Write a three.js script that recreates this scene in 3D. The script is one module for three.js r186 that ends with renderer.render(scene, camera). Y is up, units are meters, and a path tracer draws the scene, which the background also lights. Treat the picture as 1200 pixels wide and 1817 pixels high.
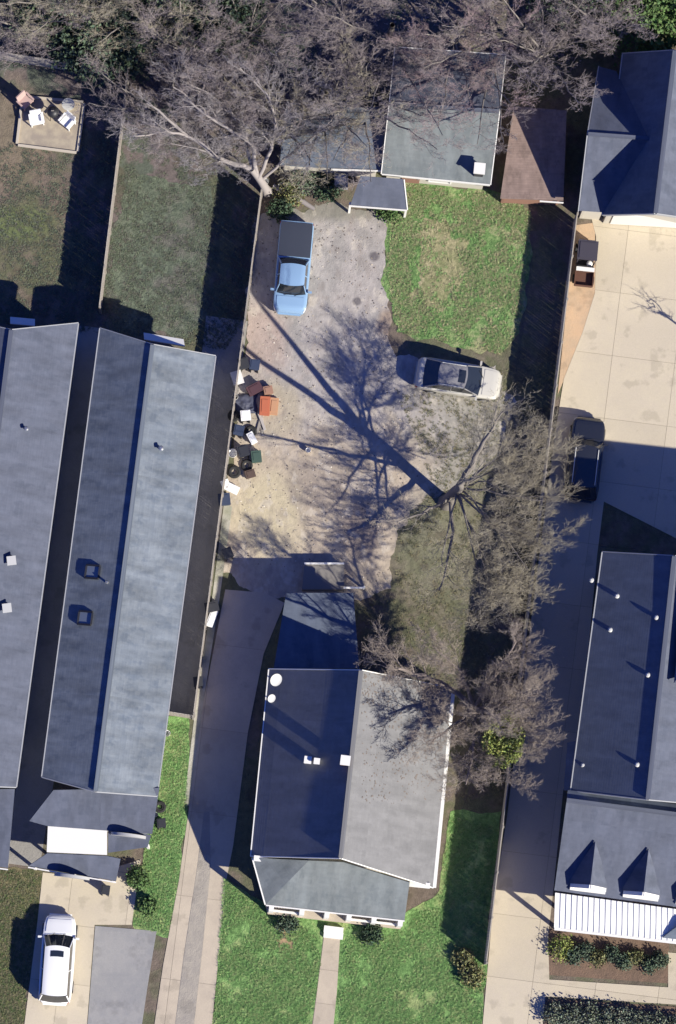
import * as THREE from 'three';
import { mergeGeometries } from 'three/addons/utils/BufferGeometryUtils.js';

// ---------------------------------------------------------------- camera, sky, sun, exposure
const V = (x, y, z) => new THREE.Vector3(x, y, z);
const scene = new THREE.Scene();
const camera = new THREE.PerspectiveCamera(15.82, 676 / 1024, 1, 900);
camera.up.set(0, 0, -1);
camera.position.set(-6, 200, 30);
camera.lookAt(0, 0, 0);
camera.updateMatrixWorld(true); camera.updateProjectionMatrix();
scene.add(camera);

const SUN = V(1.25, 1, 0.97).normalize();
{ // clear deep blue winter sky, paler towards the horizon, a soft brightening round the sun
  const w = 256, h = 128, d = new Float32Array(w * h * 4), dir = V(0, 0, 0);
  for (let j = 0; j < h; j++) for (let i = 0; i < w; i++) {
    const lat = (j + .5) / h * Math.PI - Math.PI / 2, lon = ((i + .5) / w - .5) * 2 * Math.PI;
    dir.set(Math.cos(lat) * Math.cos(lon), Math.sin(lat), Math.cos(lat) * Math.sin(lon));
    const e = Math.max(0, Math.sin(lat)), k = Math.pow(1 - e, 3), g = Math.pow(Math.max(0, dir.dot(SUN)), 24) * .25;
    const o = (j * w + i) * 4;
    d[o] = .015 + .036 * k + g; d[o + 1] = .047 + .052 * k + g * .9; d[o + 2] = .235 + .08 * k + g * .7; d[o + 3] = 1;
  }
  const t = new THREE.DataTexture(d, w, h, THREE.RGBAFormat, THREE.FloatType);
  t.mapping = THREE.EquirectangularReflectionMapping; t.magFilter = THREE.LinearFilter; t.needsUpdate = true;
  scene.background = t; scene.environment = t;
}
const sun = new THREE.DirectionalLight(new THREE.Color().setRGB(1, .94, .81), 4.8);
sun.position.copy(SUN).multiplyScalar(120); sun.castShadow = true;
Object.assign(sun.shadow.camera, { left: -60, right: 60, top: 60, bottom: -60, near: 1, far: 300 });
sun.shadow.mapSize.set(4096, 4096);
scene.add(sun, sun.target);
const renderer = new THREE.WebGLRenderer({ antialias: true });
renderer.toneMapping = THREE.LinearToneMapping;
renderer.toneMappingExposure = 1.68;
renderer.shadowMap.enabled = true;

// ---------------------------------------------------------------- helpers
// survey sheet (1200 x 1817 units, about 32 to the metre) to metres, for a point at height h or on a plane
const toRay = (u, v) => V(u / 600 - 1, 1 - v / 908.5, .5).unproject(camera).sub(camera.position).normalize();
function at(u, v, h = 0) { const r = toRay(u, v); return camera.position.clone().addScaledVector(r, (h - camera.position.y) / r.y); }
function onPlane(u, v, plane) { const r = toRay(u, v); const t = -(plane.normal.dot(camera.position) + plane.constant) / plane.normal.dot(r); return camera.position.clone().addScaledVector(r, t); }
function RNG(s) { return () => { s |= 0; s = s + 0x6D2B79F5 | 0; let t = Math.imul(s ^ s >>> 15, 1 | s); t = t + Math.imul(t ^ t >>> 7, 61 | t) ^ t; return ((t ^ t >>> 14) >>> 0) / 4294967296; }; }
const hash = (x, y, s) => { let n = Math.imul(x, 374761393) + Math.imul(y, 668265263) + Math.imul(s, 1274126177) | 0; n = Math.imul(n ^ n >>> 13, 1274126177); return ((n ^ n >>> 16) >>> 0) / 4294967296; };
function vn(x, y, s) { const i = Math.floor(x), j = Math.floor(y); let a = x - i, b = y - j; a = a * a * (3 - 2 * a); b = b * b * (3 - 2 * b); const p = hash(i, j, s), q = hash(i + 1, j, s), r = hash(i, j + 1, s), t = hash(i + 1, j + 1, s); return p + (q - p) * a + (r - p) * b + (p - q - r + t) * a * b; }
function fbm(x, y, s, o = 4) { let v = 0, a = .5, n = 0; for (let i = 0; i < o; i++) { v += a * vn(x, y, s + i); n += a; a *= .55; x = x * 2.03 + 7.1; y = y * 2.03 + 3.7; } return v / n; }
const clamp = (x, a = 0, b = 1) => Math.min(b, Math.max(a, x)), mix = (a, b, t) => a + (b - a) * t, sstep = (a, b, x) => { x = clamp((x - a) / (b - a)); return x * x * (3 - 2 * x); };
const mix3 = (a, b, t) => [mix(a[0], b[0], t), mix(a[1], b[1], t), mix(a[2], b[2], t)];
const enc = (l) => { l = clamp(l); return 255 * (l <= .0031308 ? 12.92 * l : 1.055 * Math.pow(l, 1 / 2.4) - .055); };
const rgb = (r, g, b) => new THREE.Color().setRGB(r, g, b);

// a colour texture over a rectangle of ground (or of roof), fn gives linear base colour for metres
function paint(x0, y0, w, h, res, fn, mirror) {
  const W = Math.round(w * res), H = Math.round(h * res), d = new Uint8Array(W * H * 4);
  for (let j = 0; j < H; j++) for (let i = 0; i < W; i++) { const c = fn(x0 + (i + .5) / W * w, y0 + (j + .5) / H * h), o = (j * W + i) * 4; d[o] = enc(c[0]); d[o + 1] = enc(c[1]); d[o + 2] = enc(c[2]); d[o + 3] = 255; }
  const t = new THREE.DataTexture(d, W, H); t.colorSpace = THREE.SRGBColorSpace; t.magFilter = THREE.LinearFilter; t.minFilter = THREE.LinearMipmapLinearFilter; t.generateMipmaps = true;
  t.wrapS = t.wrapT = mirror ? THREE.MirroredRepeatWrapping : THREE.RepeatWrapping; t.repeat.set(1 / w, 1 / h); t.offset.set(-x0 / w, -y0 / h); t.needsUpdate = true; return t;
}
function bumpTex(w, h, res, fn) {
  const W = Math.round(w * res), H = Math.round(h * res), d = new Uint8Array(W * H * 4);
  for (let j = 0; j < H; j++) for (let i = 0; i < W; i++) { const c = 255 * clamp(fn((i + .5) / W * w, (j + .5) / H * h)), o = (j * W + i) * 4; d[o] = d[o + 1] = d[o + 2] = c; d[o + 3] = 255; }
  const t = new THREE.DataTexture(d, W, H); t.magFilter = THREE.LinearFilter; t.wrapS = t.wrapT = THREE.MirroredRepeatWrapping; t.repeat.set(1 / w, 1 / h); t.needsUpdate = true; return t;
}
const std = (c, roughness = .9, o = {}) => new THREE.MeshStandardMaterial({ color: Array.isArray(c) ? rgb(...c) : c, roughness, ...o });
const mapped = (map, roughness = .95, o = {}) => new THREE.MeshStandardMaterial({ map, roughness, ...o });

// ---- naming, things, parts
const used = new Map(), origin = new WeakMap();
function numbered(n) { const k = used.get(n) || 0; used.set(n, k + 1); return k ? n + '_' + String(k).padStart(3, '0') : n; }
function thing(name, label, category, p, group) {
  const o = new THREE.Group(); o.name = numbered(name); o.position.copy(p); origin.set(o, p.clone()); o.userData = { label, category }; if (group) o.userData.group = group; scene.add(o); return o;
}
function structure(name, label, p = V(0, 0, 0)) { const o = new THREE.Group(); o.name = numbered(name); o.position.copy(p); origin.set(o, p.clone()); o.userData = { label, category: name.split('_').pop(), kind: 'structure' }; scene.add(o); return o; }
// geometry in world metres -> a named part of a thing (or of one of its parts)
function part(parent, name, geo, mat, extra) {
  if (Array.isArray(geo)) geo = mergeGeometries(geo.map(norm));
  const p = origin.get(parent); geo.translate(-p.x, -p.y, -p.z);
  const m = new THREE.Mesh(geo, mat); m.name = name; m.castShadow = m.receiveShadow = true; origin.set(m, p); if (extra) m.userData = extra; parent.add(m); return m;
}
function norm(g) { if (g.index) g = g.toNonIndexed(); for (const k of Object.keys(g.attributes)) if (!['position', 'normal', 'uv'].includes(k)) g.deleteAttribute(k); if (!g.attributes.uv) g.setAttribute('uv', new THREE.BufferAttribute(new Float32Array(g.attributes.position.count * 2), 2)); return g; }
// flat polygon in space with thickness t behind its face; uv in metres, v runs up the slope
function slab(pts, t, up = V(0, 1, 0)) {
  const n = V(0, 0, 0); for (let i = 0; i < pts.length; i++) { const a = pts[i], b = pts[(i + 1) % pts.length]; n.x += (a.y - b.y) * (a.z + b.z); n.y += (a.z - b.z) * (a.x + b.x); n.z += (a.x - b.x) * (a.y + b.y); }
  n.normalize(); if (n.dot(up) < 0) { n.negate(); pts = pts.slice().reverse(); }
  let e1 = V(-n.z, 0, n.x); if (e1.lengthSq() < 1e-3) e1.set(1, 0, 0); e1.normalize(); const e2 = n.clone().cross(e1).normalize();
  const flat = Math.abs(n.y) > .999;
  const P2 = pts.map((p) => new THREE.Vector2(p.dot(e1), p.dot(e2)));
  const tri = THREE.ShapeUtils.triangulateShape(P2, []); const pos = [], nor = [], uv = [];
  const put = (p, q, u, w) => { pos.push(p.x, p.y, p.z); nor.push(q.x, q.y, q.z); uv.push(u, w); };
  const low = pts.map((p) => p.clone().addScaledVector(n, -t)), nn = n.clone().negate();
  const UV = (i) => flat ? [pts[i].x, pts[i].z] : [P2[i].x, P2[i].y];
  for (let [a, b, c] of tri) {
    const s = pts[b].clone().sub(pts[a]).cross(pts[c].clone().sub(pts[a])).dot(n); if (s < 0) [b, c] = [c, b];
    for (const i of [a, b, c]) put(pts[i], n, ...UV(i)); if (t > 0) for (const i of [a, c, b]) put(low[i], nn, ...UV(i));
  }
  if (t > 0) for (let i = 0; i < pts.length; i++) {
    const j = (i + 1) % pts.length, d = pts[j].clone().sub(pts[i]), q = d.clone().cross(n).normalize(), L = d.length();
    put(pts[i], q, 0, 0); put(low[i], q, 0, -t); put(low[j], q, L, -t); put(pts[i], q, 0, 0); put(low[j], q, L, -t); put(pts[j], q, L, 0);
  }
  const g = new THREE.BufferGeometry(); g.setAttribute('position', new THREE.Float32BufferAttribute(pos, 3)); g.setAttribute('normal', new THREE.Float32BufferAttribute(nor, 3)); g.setAttribute('uv', new THREE.Float32BufferAttribute(uv, 2)); return g;
}
const sheet = (px, h, t = 0) => slab(px.map(([u, v]) => { const p = at(u, v, 0); p.y = h; return p; }), t);
function box(c, sx, sy, sz, ry = 0, rx = 0, rz = 0) { const g = new THREE.BoxGeometry(sx, sy, sz); g.applyMatrix4(new THREE.Matrix4().compose(c, new THREE.Quaternion().setFromEuler(new THREE.Euler(rx, ry, rz, 'YXZ')), V(1, 1, 1))); return g; }
// bar from a to b, w wide and h high
function beam(a, b, w, h) {
  const d = b.clone().sub(a), L = d.length(); d.normalize(); let s = V(0, 1, 0).cross(d); if (s.lengthSq() < 1e-4) s.set(1, 0, 0); s.normalize(); const u = d.clone().cross(s);
  const g = new THREE.BoxGeometry(w, h, L); g.applyMatrix4(new THREE.Matrix4().makeBasis(s, u, d).setPosition(a.clone().add(b).multiplyScalar(.5))); return g;
}
function cyl(c, r0, r1, h, n = 12) { const g = new THREE.CylinderGeometry(r1, r0, h, n); g.translate(c.x, c.y + h / 2, c.z); return g; }
class Tubes { // tapered tubes joined into one surface
  constructor() { this.p = []; this.n = []; this.i = []; }
  add(path, rad, sides) {
    const base = this.p.length / 3; let s = null;
    for (let k = 0; k < path.length; k++) {
      const d = path[Math.min(k + 1, path.length - 1)].clone().sub(path[Math.max(k - 1, 0)]).normalize();
      if (!s) { s = Math.abs(d.y) > .9 ? V(1, 0, 0) : V(0, 1, 0); } s = s.clone().addScaledVector(d, -s.dot(d)).normalize(); const t = d.clone().cross(s);
      for (let q = 0; q < sides; q++) { const a = q / sides * 2 * Math.PI, x = s.clone().multiplyScalar(Math.cos(a)).addScaledVector(t, Math.sin(a)); this.p.push(path[k].x + x.x * rad[k], path[k].y + x.y * rad[k], path[k].z + x.z * rad[k]); this.n.push(x.x, x.y, x.z); }
      if (k) for (let q = 0; q < sides; q++) { const a = base + (k - 1) * sides + q, b = base + (k - 1) * sides + (q + 1) % sides; this.i.push(a, b, a + sides, b, b + sides, a + sides); }
    }
  }
  geo() { const g = new THREE.BufferGeometry(); g.setAttribute('position', new THREE.Float32BufferAttribute(this.p, 3)); g.setAttribute('normal', new THREE.Float32BufferAttribute(this.n, 3)); g.setAttribute('uv', new THREE.Float32BufferAttribute(new Float32Array(this.p.length / 3 * 2), 2)); g.setIndex(this.i); return g; }
}
const tube = (path, rad, sides = 8) => { const t = new Tubes(); t.add(path, path.map((_, i) => Array.isArray(rad) ? rad[i] : rad), sides); return t.geo(); };

// ---------------------------------------------------------------- ground materials
const px = (u, v) => at(u, v, 0);
const uvOf = (() => { const o = px(0, 0), a = px(1200, 0), b = px(0, 1817); return (x, z) => [(x - o.x) / (a.x - o.x) * 1200, (z - o.z) / (b.z - o.z) * 1817]; })();
// soft blobs of matter on the ground, edges broken by noise
const blob = (u, v, cu, cv, ru, rv, n) => sstep(1.15, .55, Math.hypot((u - cu) / ru, (v - cv) / rv) + (n - .5) * .9);
const soil = [.145, .115, .092], litter = [.13, .108, .105], olive = [.105, .108, .062], dull = [.085, .1, .08], pale = [.21, .185, .13];
const groundMap = paint(-23, -32, 46, 64, 32, (x, z) => {
  const [u, v] = uvOf(x, z), a = fbm(x * .28, z * .28, 3, 5), b = fbm(x * 1.3, z * 1.3, 17, 4), c = fbm(x * 5, z * 5, 41, 3), f = hash(x * 64 | 0, z * 64 | 0, 5);
  let k = mix3(soil, olive, sstep(.38, .6, a * .55 + b * .45));
  const n = a * .5 + b * .5;
  k = mix3(k, mix3(litter, dull, sstep(.42, .58, b)), Math.max(blob(u, v, 350, 90, 560, 230, n), blob(u, v, 280, 400, 130, 260, n)));
  k = mix3(k, [.12, .15, .06], .8 * Math.max(blob(u, v, 335, 480, 48, 60, n), blob(u, v, 40, 410, 70, 40, n)));
  k = mix3(k, [.19, .15, .11], .8 * blob(u, v, 20, 240, 90, 110, n));
  k = mix3(k, [.185, .18, .12], .75 * blob(u, v, 800, 880, 140, 260, n));
  k = mix3(k, [.085, .07, .05], .6 * sstep(.6, .75, fbm(x * .9 + 40, z * .9, 77, 4)));
  const m = .62 + .5 * c + .28 * f; return [k[0] * m, k[1] * m, k[2] * m];
}, true);
const groundBump = bumpTex(8, 8, 40, (x, y) => .6 * fbm(x * 3, y * 3, 9, 4) + .4 * hash(x * 40 | 0, y * 40 | 0, 3));
const G = structure('ground', 'bare winter soil and thin olive grass between the houses');
part(G, 'soil', slab([V(-200, 0, -200), V(200, 0, -200), V(200, 0, 200), V(-200, 0, 200)], .3), mapped(groundMap, .98, { bumpMap: groundBump, bumpScale: .05 }));

const grassColor = (seed, A, B, C) => (x, z) => {
  const a = fbm(x * .55, z * .55, seed, 4), b = fbm(x * 2.2, z * 2.2, seed + 9, 4), c = fbm(x * 8, z * 8, seed + 20, 2), f = hash(x * 90 | 0, z * 90 | 0, seed);
  let k = mix3(A, B, sstep(.25, .75, b * .6 + c * .4)); k = mix3(k, C, .8 * sstep(.47, .66, a * .6 + b * .25 + c * .15)); const m = .62 + .5 * c + .26 * f; return [k[0] * m, k[1] * m, k[2] * m];
};
const lawnMat = (seed, A, B, C, w = 14) => mapped(paint(0, 0, w, w, 40, grassColor(seed, A, B, C), true), .95, { bumpMap: groundBump, bumpScale: .08 });
const greenLawn = lawnMat(5, [.1, .2, .058], [.175, .31, .1], [.27, .315, .13]);
const backLawn = lawnMat(25, [.1, .195, .06], [.165, .265, .09], [.31, .285, .165]);
const oliveLawn = lawnMat(45, [.075, .09, .035], [.12, .125, .05], [.15, .125, .07]);

const dirtYard = paint(-8, -20, 19, 26, 36, (x, z) => {
  const [u, v] = uvOf(x, z), a = fbm(x * .5, z * .5, 101, 5), b = fbm(x * 1.7, z * 1.1, 131, 4), c = fbm(x * 6, z * 4, 151, 3), f = hash(x * 72 | 0, z * 72 | 0, 7), n = a * .45 + b * .55;
  const grey = [.355, .325, .305], tan = [.42, .345, .255], pink = [.37, .29, .25], straw = [.47, .41, .275], dark = [.23, .195, .175];
  let k = mix3(grey, [.29, .27, .255], sstep(.42, .68, b));
  k = mix3(k, tan, sstep(720, 830, v + (n - .5) * 190) * .8);
  k = mix3(k, [.275, .262, .225], .85 * sstep(690, 800, u + (n - .5) * 160) * sstep(640, 720, v));
  k = mix3(k, pink, .85 * blob(u, v, 460, 620, 60, 75, n));
  k = mix3(k, straw, .8 * blob(u, v, 480, 930, 75, 90, n));
  k = mix3(k, [.36, .31, .22], .7 * blob(u, v, 490, 740, 55, 60, n));
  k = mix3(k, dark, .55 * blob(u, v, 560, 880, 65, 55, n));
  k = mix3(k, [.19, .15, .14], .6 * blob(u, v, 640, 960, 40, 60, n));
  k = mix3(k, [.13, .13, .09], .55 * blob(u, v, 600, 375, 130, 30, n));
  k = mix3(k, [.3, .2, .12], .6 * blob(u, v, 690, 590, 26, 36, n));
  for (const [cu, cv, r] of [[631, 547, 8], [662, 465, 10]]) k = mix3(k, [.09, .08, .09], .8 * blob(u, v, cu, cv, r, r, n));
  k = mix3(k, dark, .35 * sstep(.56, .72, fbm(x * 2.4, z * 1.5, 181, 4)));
  k = mix3(k, [.5, .45, .38], .45 * sstep(.6, .72, fbm(x * 2.1 + 9, z * 1.6, 191, 4)));
  const m = .8 + .34 * c + .1 * f; return [k[0] * m, k[1] * m, k[2] * m];
});
const concreteMap = (seed, A, B, w = 12) => paint(0, 0, w, w, 36, (x, z) => { const a = fbm(x * .5, z * .5, seed, 4), b = fbm(x * 3, z * 3, seed + 7, 4), f = hash(x * 72 | 0, z * 72 | 0, seed), s = sstep(.62, .75, fbm(x * 1.1 + 5, z * 1.1, seed + 31, 5)); const k = mix3(A, B, sstep(.3, .7, a * .5 + b * .5)), m = (.9 + .12 * b + .1 * f) * (1 - .16 * s); return [k[0] * m, k[1] * m, k[2] * m]; }, true);
const fineBump = bumpTex(3, 3, 90, (x, y) => hash(x * 90 | 0, y * 90 | 0, 1));
const paleConcrete = mapped(concreteMap(201, [.535, .47, .355], [.485, .425, .33]), .92, { bumpMap: fineBump, bumpScale: .004 });
const oldConcrete = mapped(concreteMap(231, [.5, .43, .335], [.42, .36, .285]), .94, { bumpMap: fineBump, bumpScale: .006 });
const greyAsphalt = mapped(concreteMap(261, [.30, .295, .29], [.24, .24, .245]), .95, { bumpMap: fineBump, bumpScale: .008 });
const jointMat = std([.24, .21, .165], .98);

// ---------------------------------------------------------------- paved surfaces and lawns
function rough(poly, amp, step = 4) { const out = []; poly.forEach((p, i) => { const q = poly[(i + 1) % poly.length], L = Math.hypot(q[0] - p[0], q[1] - p[1]), n = Math.max(1, Math.round(L / step)), nx = -(q[1] - p[1]) / L, ny = (q[0] - p[0]) / L; for (let k = 0; k < n; k++) { const t = k / n, u = p[0] + (q[0] - p[0]) * t, v = p[1] + (q[1] - p[1]) * t, d = k ? amp * 1.6 * (2 * fbm(u * .022, v * .022, 71, 4) - 1) * Math.sin(Math.PI * t) ** .4 + amp * .12 * (hash(u | 0, v | 0, 9) - .5) : 0; out.push([u + nx * d, v + ny * d]); } }); return out; }
function flatArea(name, label, poly, h, mat, amp = 0) { if (amp) poly = rough(poly, amp); const o = structure(name, label, px(poly[0][0], poly[0][1])); part(o, 'surface', sheet(poly, h), mat); return o; }
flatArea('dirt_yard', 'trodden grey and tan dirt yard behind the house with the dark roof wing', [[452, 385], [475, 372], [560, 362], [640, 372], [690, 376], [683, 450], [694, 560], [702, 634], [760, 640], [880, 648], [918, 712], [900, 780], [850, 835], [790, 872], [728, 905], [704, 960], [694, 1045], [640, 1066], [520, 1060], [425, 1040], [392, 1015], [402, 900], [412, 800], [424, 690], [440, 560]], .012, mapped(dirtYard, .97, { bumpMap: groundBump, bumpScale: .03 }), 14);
flatArea('back_lawn', 'bright green patchy lawn below the grey shed roof', [[722, 322], [800, 330], [880, 340], [945, 368], [938, 470], [922, 590], [890, 632], [820, 618], [740, 606], [704, 590], [686, 520], [684, 440], [690, 372]], .016, backLawn, 12);
flatArea('worn_patch', 'worn tan patch of dry grass in the middle of the back lawn', [[745, 400], [790, 380], [830, 420], [822, 490], [790, 560], [735, 585], [716, 540], [738, 470]], .020, mapped(paint(0, 0, 9, 9, 40, grassColor(85, [.2, .21, .1], [.3, .27, .155], [.34, .3, .19]), true), .96, { bumpMap: groundBump, bumpScale: .06 }), 26);
flatArea('front_lawn', 'green front lawn beside the narrow concrete walk', [[398, 1555], [470, 1600], [560, 1625], [700, 1635], [780, 1580], [800, 1440], [890, 1440], [868, 1640], [852, 1860], [376, 1860]], .014, greenLawn, 6);
flatArea('side_lawn', 'narrow strip of green lawn beside the long grey roofed house', [[288, 1270], [336, 1270], [332, 1440], [318, 1560], [300, 1665], [236, 1645], [262, 1470]], .014, greenLawn, 6);
flatArea('street_lawn', 'olive green lawn beside the white car', [[-60, 1535], [76, 1548], [70, 1600], [36, 1860], [-60, 1860]], .014, oliveLawn, 7);
flatArea('yard_lawn', 'dull grass yard behind the wooden fence of the long roofed houses', [[225, 300], [375, 330], [366, 560], [330, 600], [185, 585], [190, 520]], .010, lawnMat(65, [.085, .105, .078], [.12, .145, .1], [.12, .112, .1]), 14);

const gravelMat = mapped(concreteMap(381, [.3, .285, .265], [.24, .23, .215]), .97, { bumpMap: groundBump, bumpScale: .03 });
flatArea('gravel_gap', 'grey gravel in the narrow shaded gap between the two long houses', [[120, 575], [200, 585], [95, 1390], [70, 1540], [0, 1530], [30, 1390]], .012, gravelMat);
flatArea('gravel_side_yard', 'grey gravel between the long skylight house and the dirt yard fence', [[366, 560], [440, 570], [344, 1270], [286, 1268]], .012, gravelMat);
flatArea('bare_patch', 'bare sandy patch in the front lawn beside the porch', [[490, 1636], [526, 1640], [534, 1660], [520, 1690], [512, 1716], [500, 1690], [484, 1660]], .02, mapped(concreteMap(395, [.42, .29, .17], [.3, .22, .13]), .97));

// clip a polygon by a convex cell
function clip(poly, cell) {
  let out = poly; for (let i = 0; i < cell.length; i++) {
    const a = cell[i], b = cell[(i + 1) % cell.length], inp = out; out = []; const side = (p) => (b[0] - a[0]) * (p[1] - a[1]) - (b[1] - a[1]) * (p[0] - a[0]);
    for (let k = 0; k < inp.length; k++) { const p = inp[k], q = inp[(k + 1) % inp.length], sp = side(p), sq = side(q); if (sp >= 0) out.push(p); if (sp >= 0 !== sq >= 0) { const t = sp / (sp - sq); out.push([p[0] + (q[0] - p[0]) * t, p[1] + (q[1] - p[1]) * t]); } }
  } return out;
}
function slabDrive(name, label, poly, mats, step, h = .03, org = [600, 908]) {
  const o = structure(name, label, px(poly[0][0], poly[0][1])); part(o, 'joint_bed', sheet(poly, h - .014), jointMat);
  const e1 = [.992, .126], e2 = [-.126, .992], P = (i, j) => [org[0] + e1[0] * i * step + e2[0] * j * step, org[1] + e1[1] * i * step + e2[1] * j * step], g = .25 / step; let n = 0;
  for (let i = -24; i < 24; i++) for (let j = -24; j < 24; j++) {
    const c = clip(poly, [P(i + g, j + g), P(i + 1 - g, j + g), P(i + 1 - g, j + 1 - g), P(i + g, j + 1 - g)]); let A = 0; for (let k = 0; k < c.length; k++) { const p = c[k], q = c[(k + 1) % c.length]; A += p[0] * q[1] - p[1] * q[0]; }
    if (c.length > 2 && Math.abs(A) > 160) part(o, 'slab', sheet(c, h + (hash(i, j, 8) - .5) * .006, .05), mats[Math.floor(hash(i, j, 4) * mats.length)]);
  } return o;
}
const tint = (m, k) => { const c = m.clone(); c.color.setRGB(k, k, k); return c; };
const paleSet = [paleConcrete, tint(paleConcrete, .965), tint(paleConcrete, 1), tint(paleConcrete, .94)], oldSet = [oldConcrete, tint(oldConcrete, .93), tint(oldConcrete, .97)];
slabDrive('driveway', 'wide pale concrete driveway running past the house with the white metal porch roof', [[1046, 372], [1300, 395], [1300, 1010], [1190, 950], [1072, 890], [1060, 985], [1030, 1310], [1000, 1400], [980, 1600], [973, 1660], [975, 1738], [1186, 1752], [1186, 1690], [1320, 1700], [1320, 1790], [968, 1768], [960, 1860], [853, 1860], [878, 1580], [900, 1450], [944, 1090], [985, 770], [1001, 672], [1034, 590], [1056, 520], [1058, 420]], paleSet, 112);
slabDrive('house_driveway', 'concrete driveway under the white car', [[76, 1548], [150, 1556], [250, 1525], [234, 1641], [168, 1641], [151, 1860], [38, 1860], [66, 1640]], paleSet, 104, .03, [118, 1640]);
flatArea('parking_pad', 'grey asphalt pad beside the white car', [[169, 1643], [278, 1652], [262, 1750], [246, 1860], [152, 1860]], .022, greyAsphalt);
slabDrive('ribbon_driveway', 'weathered concrete driveway along the side of the house with the dark roof slope', [[400, 1046], [470, 1052], [505, 1070], [468, 1160], [440, 1300], [414, 1500], [402, 1560], [388, 1700], [372, 1860], [268, 1860], [290, 1710], [318, 1560], [336, 1430], [362, 1240]], oldSet, 150, .028, [340, 1440]);
flatArea('gravel_strip', 'worn grey gravel strip between the two driveway ribbons', [[362, 1440], [372, 1440], [374, 1540], [360, 1680], [340, 1860], [306, 1860], [326, 1700], [350, 1540]], .038, mapped(concreteMap(291, [.36, .325, .275], [.28, .255, .225]), .97, { bumpMap: groundBump, bumpScale: .03 }));
slabDrive('front_walk', 'narrow concrete walk leading to the porch steps', [[574, 1660], [604, 1660], [598, 1760], [588, 1860], [548, 1860], [562, 1760]], oldSet, 60, .03, [575, 1660]);
const bedSoil = mapped(paint(0, 0, 6, 6, 50, (x, z) => { const b = fbm(x * 2, z * 2, 311, 4), f = hash(x * 100 | 0, z * 100 | 0, 2), k = mix3([.2, .13, .09], [.11, .08, .06], b), m = .7 + .6 * f; return [k[0] * m, k[1] * m, k[2] * m]; }, true), .98, { bumpMap: groundBump, bumpScale: .04 });
const sandMat = mapped(concreteMap(331, [.52, .36, .23], [.42, .31, .21]), .97, { bumpMap: groundBump, bumpScale: .02 });
flatArea('sand_bed', 'bare orange sand bed along the tall fence beside the pale driveway', [[1018, 400], [1056, 395], [1057, 520], [1035, 590], [1002, 672], [990, 700], [1004, 560]], .02, sandMat);
flatArea('flower_bed', 'brown mulch flower bed below the white metal porch roof', [[974, 1648], [1188, 1668], [1186, 1745], [974, 1730]], .02, bedSoil);
flatArea('hedge_bed', 'dark mulch bed below the pale concrete walk', [[968, 1772], [1320, 1794], [1320, 1870], [960, 1870]], .02, bedSoil);
flatArea('side_path', 'pale strip of gravel between the wooden fence and the shaded driveway', [[398, 890], [412, 900], [404, 960], [390, 1060], [362, 1240], [336, 1430], [326, 1430], [350, 1230], [378, 1050]], .018, mapped(concreteMap(351, [.42, .4, .34], [.27, .27, .2]), .97, { bumpMap: groundBump, bumpScale: .03 }));

// ---------------------------------------------------------------- roof and wall materials
const roofMap = (seed, A, B, streak = .12) => paint(0, 0, 12, 12, 48, (x, y) => {
  const row = Math.floor(y / .14), tab = Math.floor(x / .3 + (row % 2) * .5 + hash(row, 3, seed)), t = hash(tab, row, seed), a = fbm(x * .6, y * .4, seed + 3, 4), s = fbm(x * 2.6, y * .7, seed + 13, 4), f = hash(x * 96 | 0, y * 96 | 0, seed + 4);
  const fl = sstep(.55, .72, fbm(x * 2.7 + 3, y * 1.5, seed + 23, 4)), pl = sstep(.58, .74, fbm(x * 1.9, y * 1.1 + 8, seed + 33, 4)), k = mix3(A, B, clamp(.12 + .45 * a + .35 * (t - .3) + .4 * fl - .25 * pl)), m = 1 - streak + 2 * streak * s + .12 * (f - .5); return [k[0] * m, k[1] * m, k[2] * m];
}, false);
const shingleBump = bumpTex(3, 2.8, 100, (x, y) => .25 + .6 * (1 - (y / .14 % 1)) * (hash(Math.floor(x / .3 + Math.floor(y / .14) % 2 * .5), Math.floor(y / .14), 6) * .4 + .6) + .15 * hash(x * 100 | 0, y * 100 | 0, 2));
const shingle = (seed, A, B, s) => mapped(roofMap(seed, A, B, s), .93, { bumpMap: shingleBump, bumpScale: .004 });
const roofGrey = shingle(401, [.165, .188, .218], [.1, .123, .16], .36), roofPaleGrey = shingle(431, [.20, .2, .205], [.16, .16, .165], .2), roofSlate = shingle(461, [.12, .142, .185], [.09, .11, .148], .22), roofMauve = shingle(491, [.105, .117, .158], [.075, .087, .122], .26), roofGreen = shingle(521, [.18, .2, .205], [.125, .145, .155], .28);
const roofBrown = mapped(roofMap(551, [.26, .19, .165], [.16, .115, .1], .25), .85, { bumpMap: shingleBump, bumpScale: .012 });
const woodGrey = std([.2, .185, .17], .92);
const whitePaint = std([.72, .71, .68], .6), dullWhite = std([.5, .5, .49], .75), greyTrim = std([.33, .34, .36], .6), wallCream = std([.5, .47, .41], .9), wallBlue = std([.33, .36, .4], .85), wallBrick = std([.26, .14, .1], .92), wallGrey = std([.36, .36, .36], .88), darkMetal = std([.035, .036, .042], .5, { metalness: .4 }), steel = std([.45, .46, .48], .35, { metalness: .8 });
const glass = new THREE.MeshPhysicalMaterial({ color: rgb(.02, .025, .032), roughness: .06, metalness: 0, clearcoat: 1, clearcoatRoughness: .03 });
const whiteMetal = std([.7, .7, .69], .4, { metalness: .1 });

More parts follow.
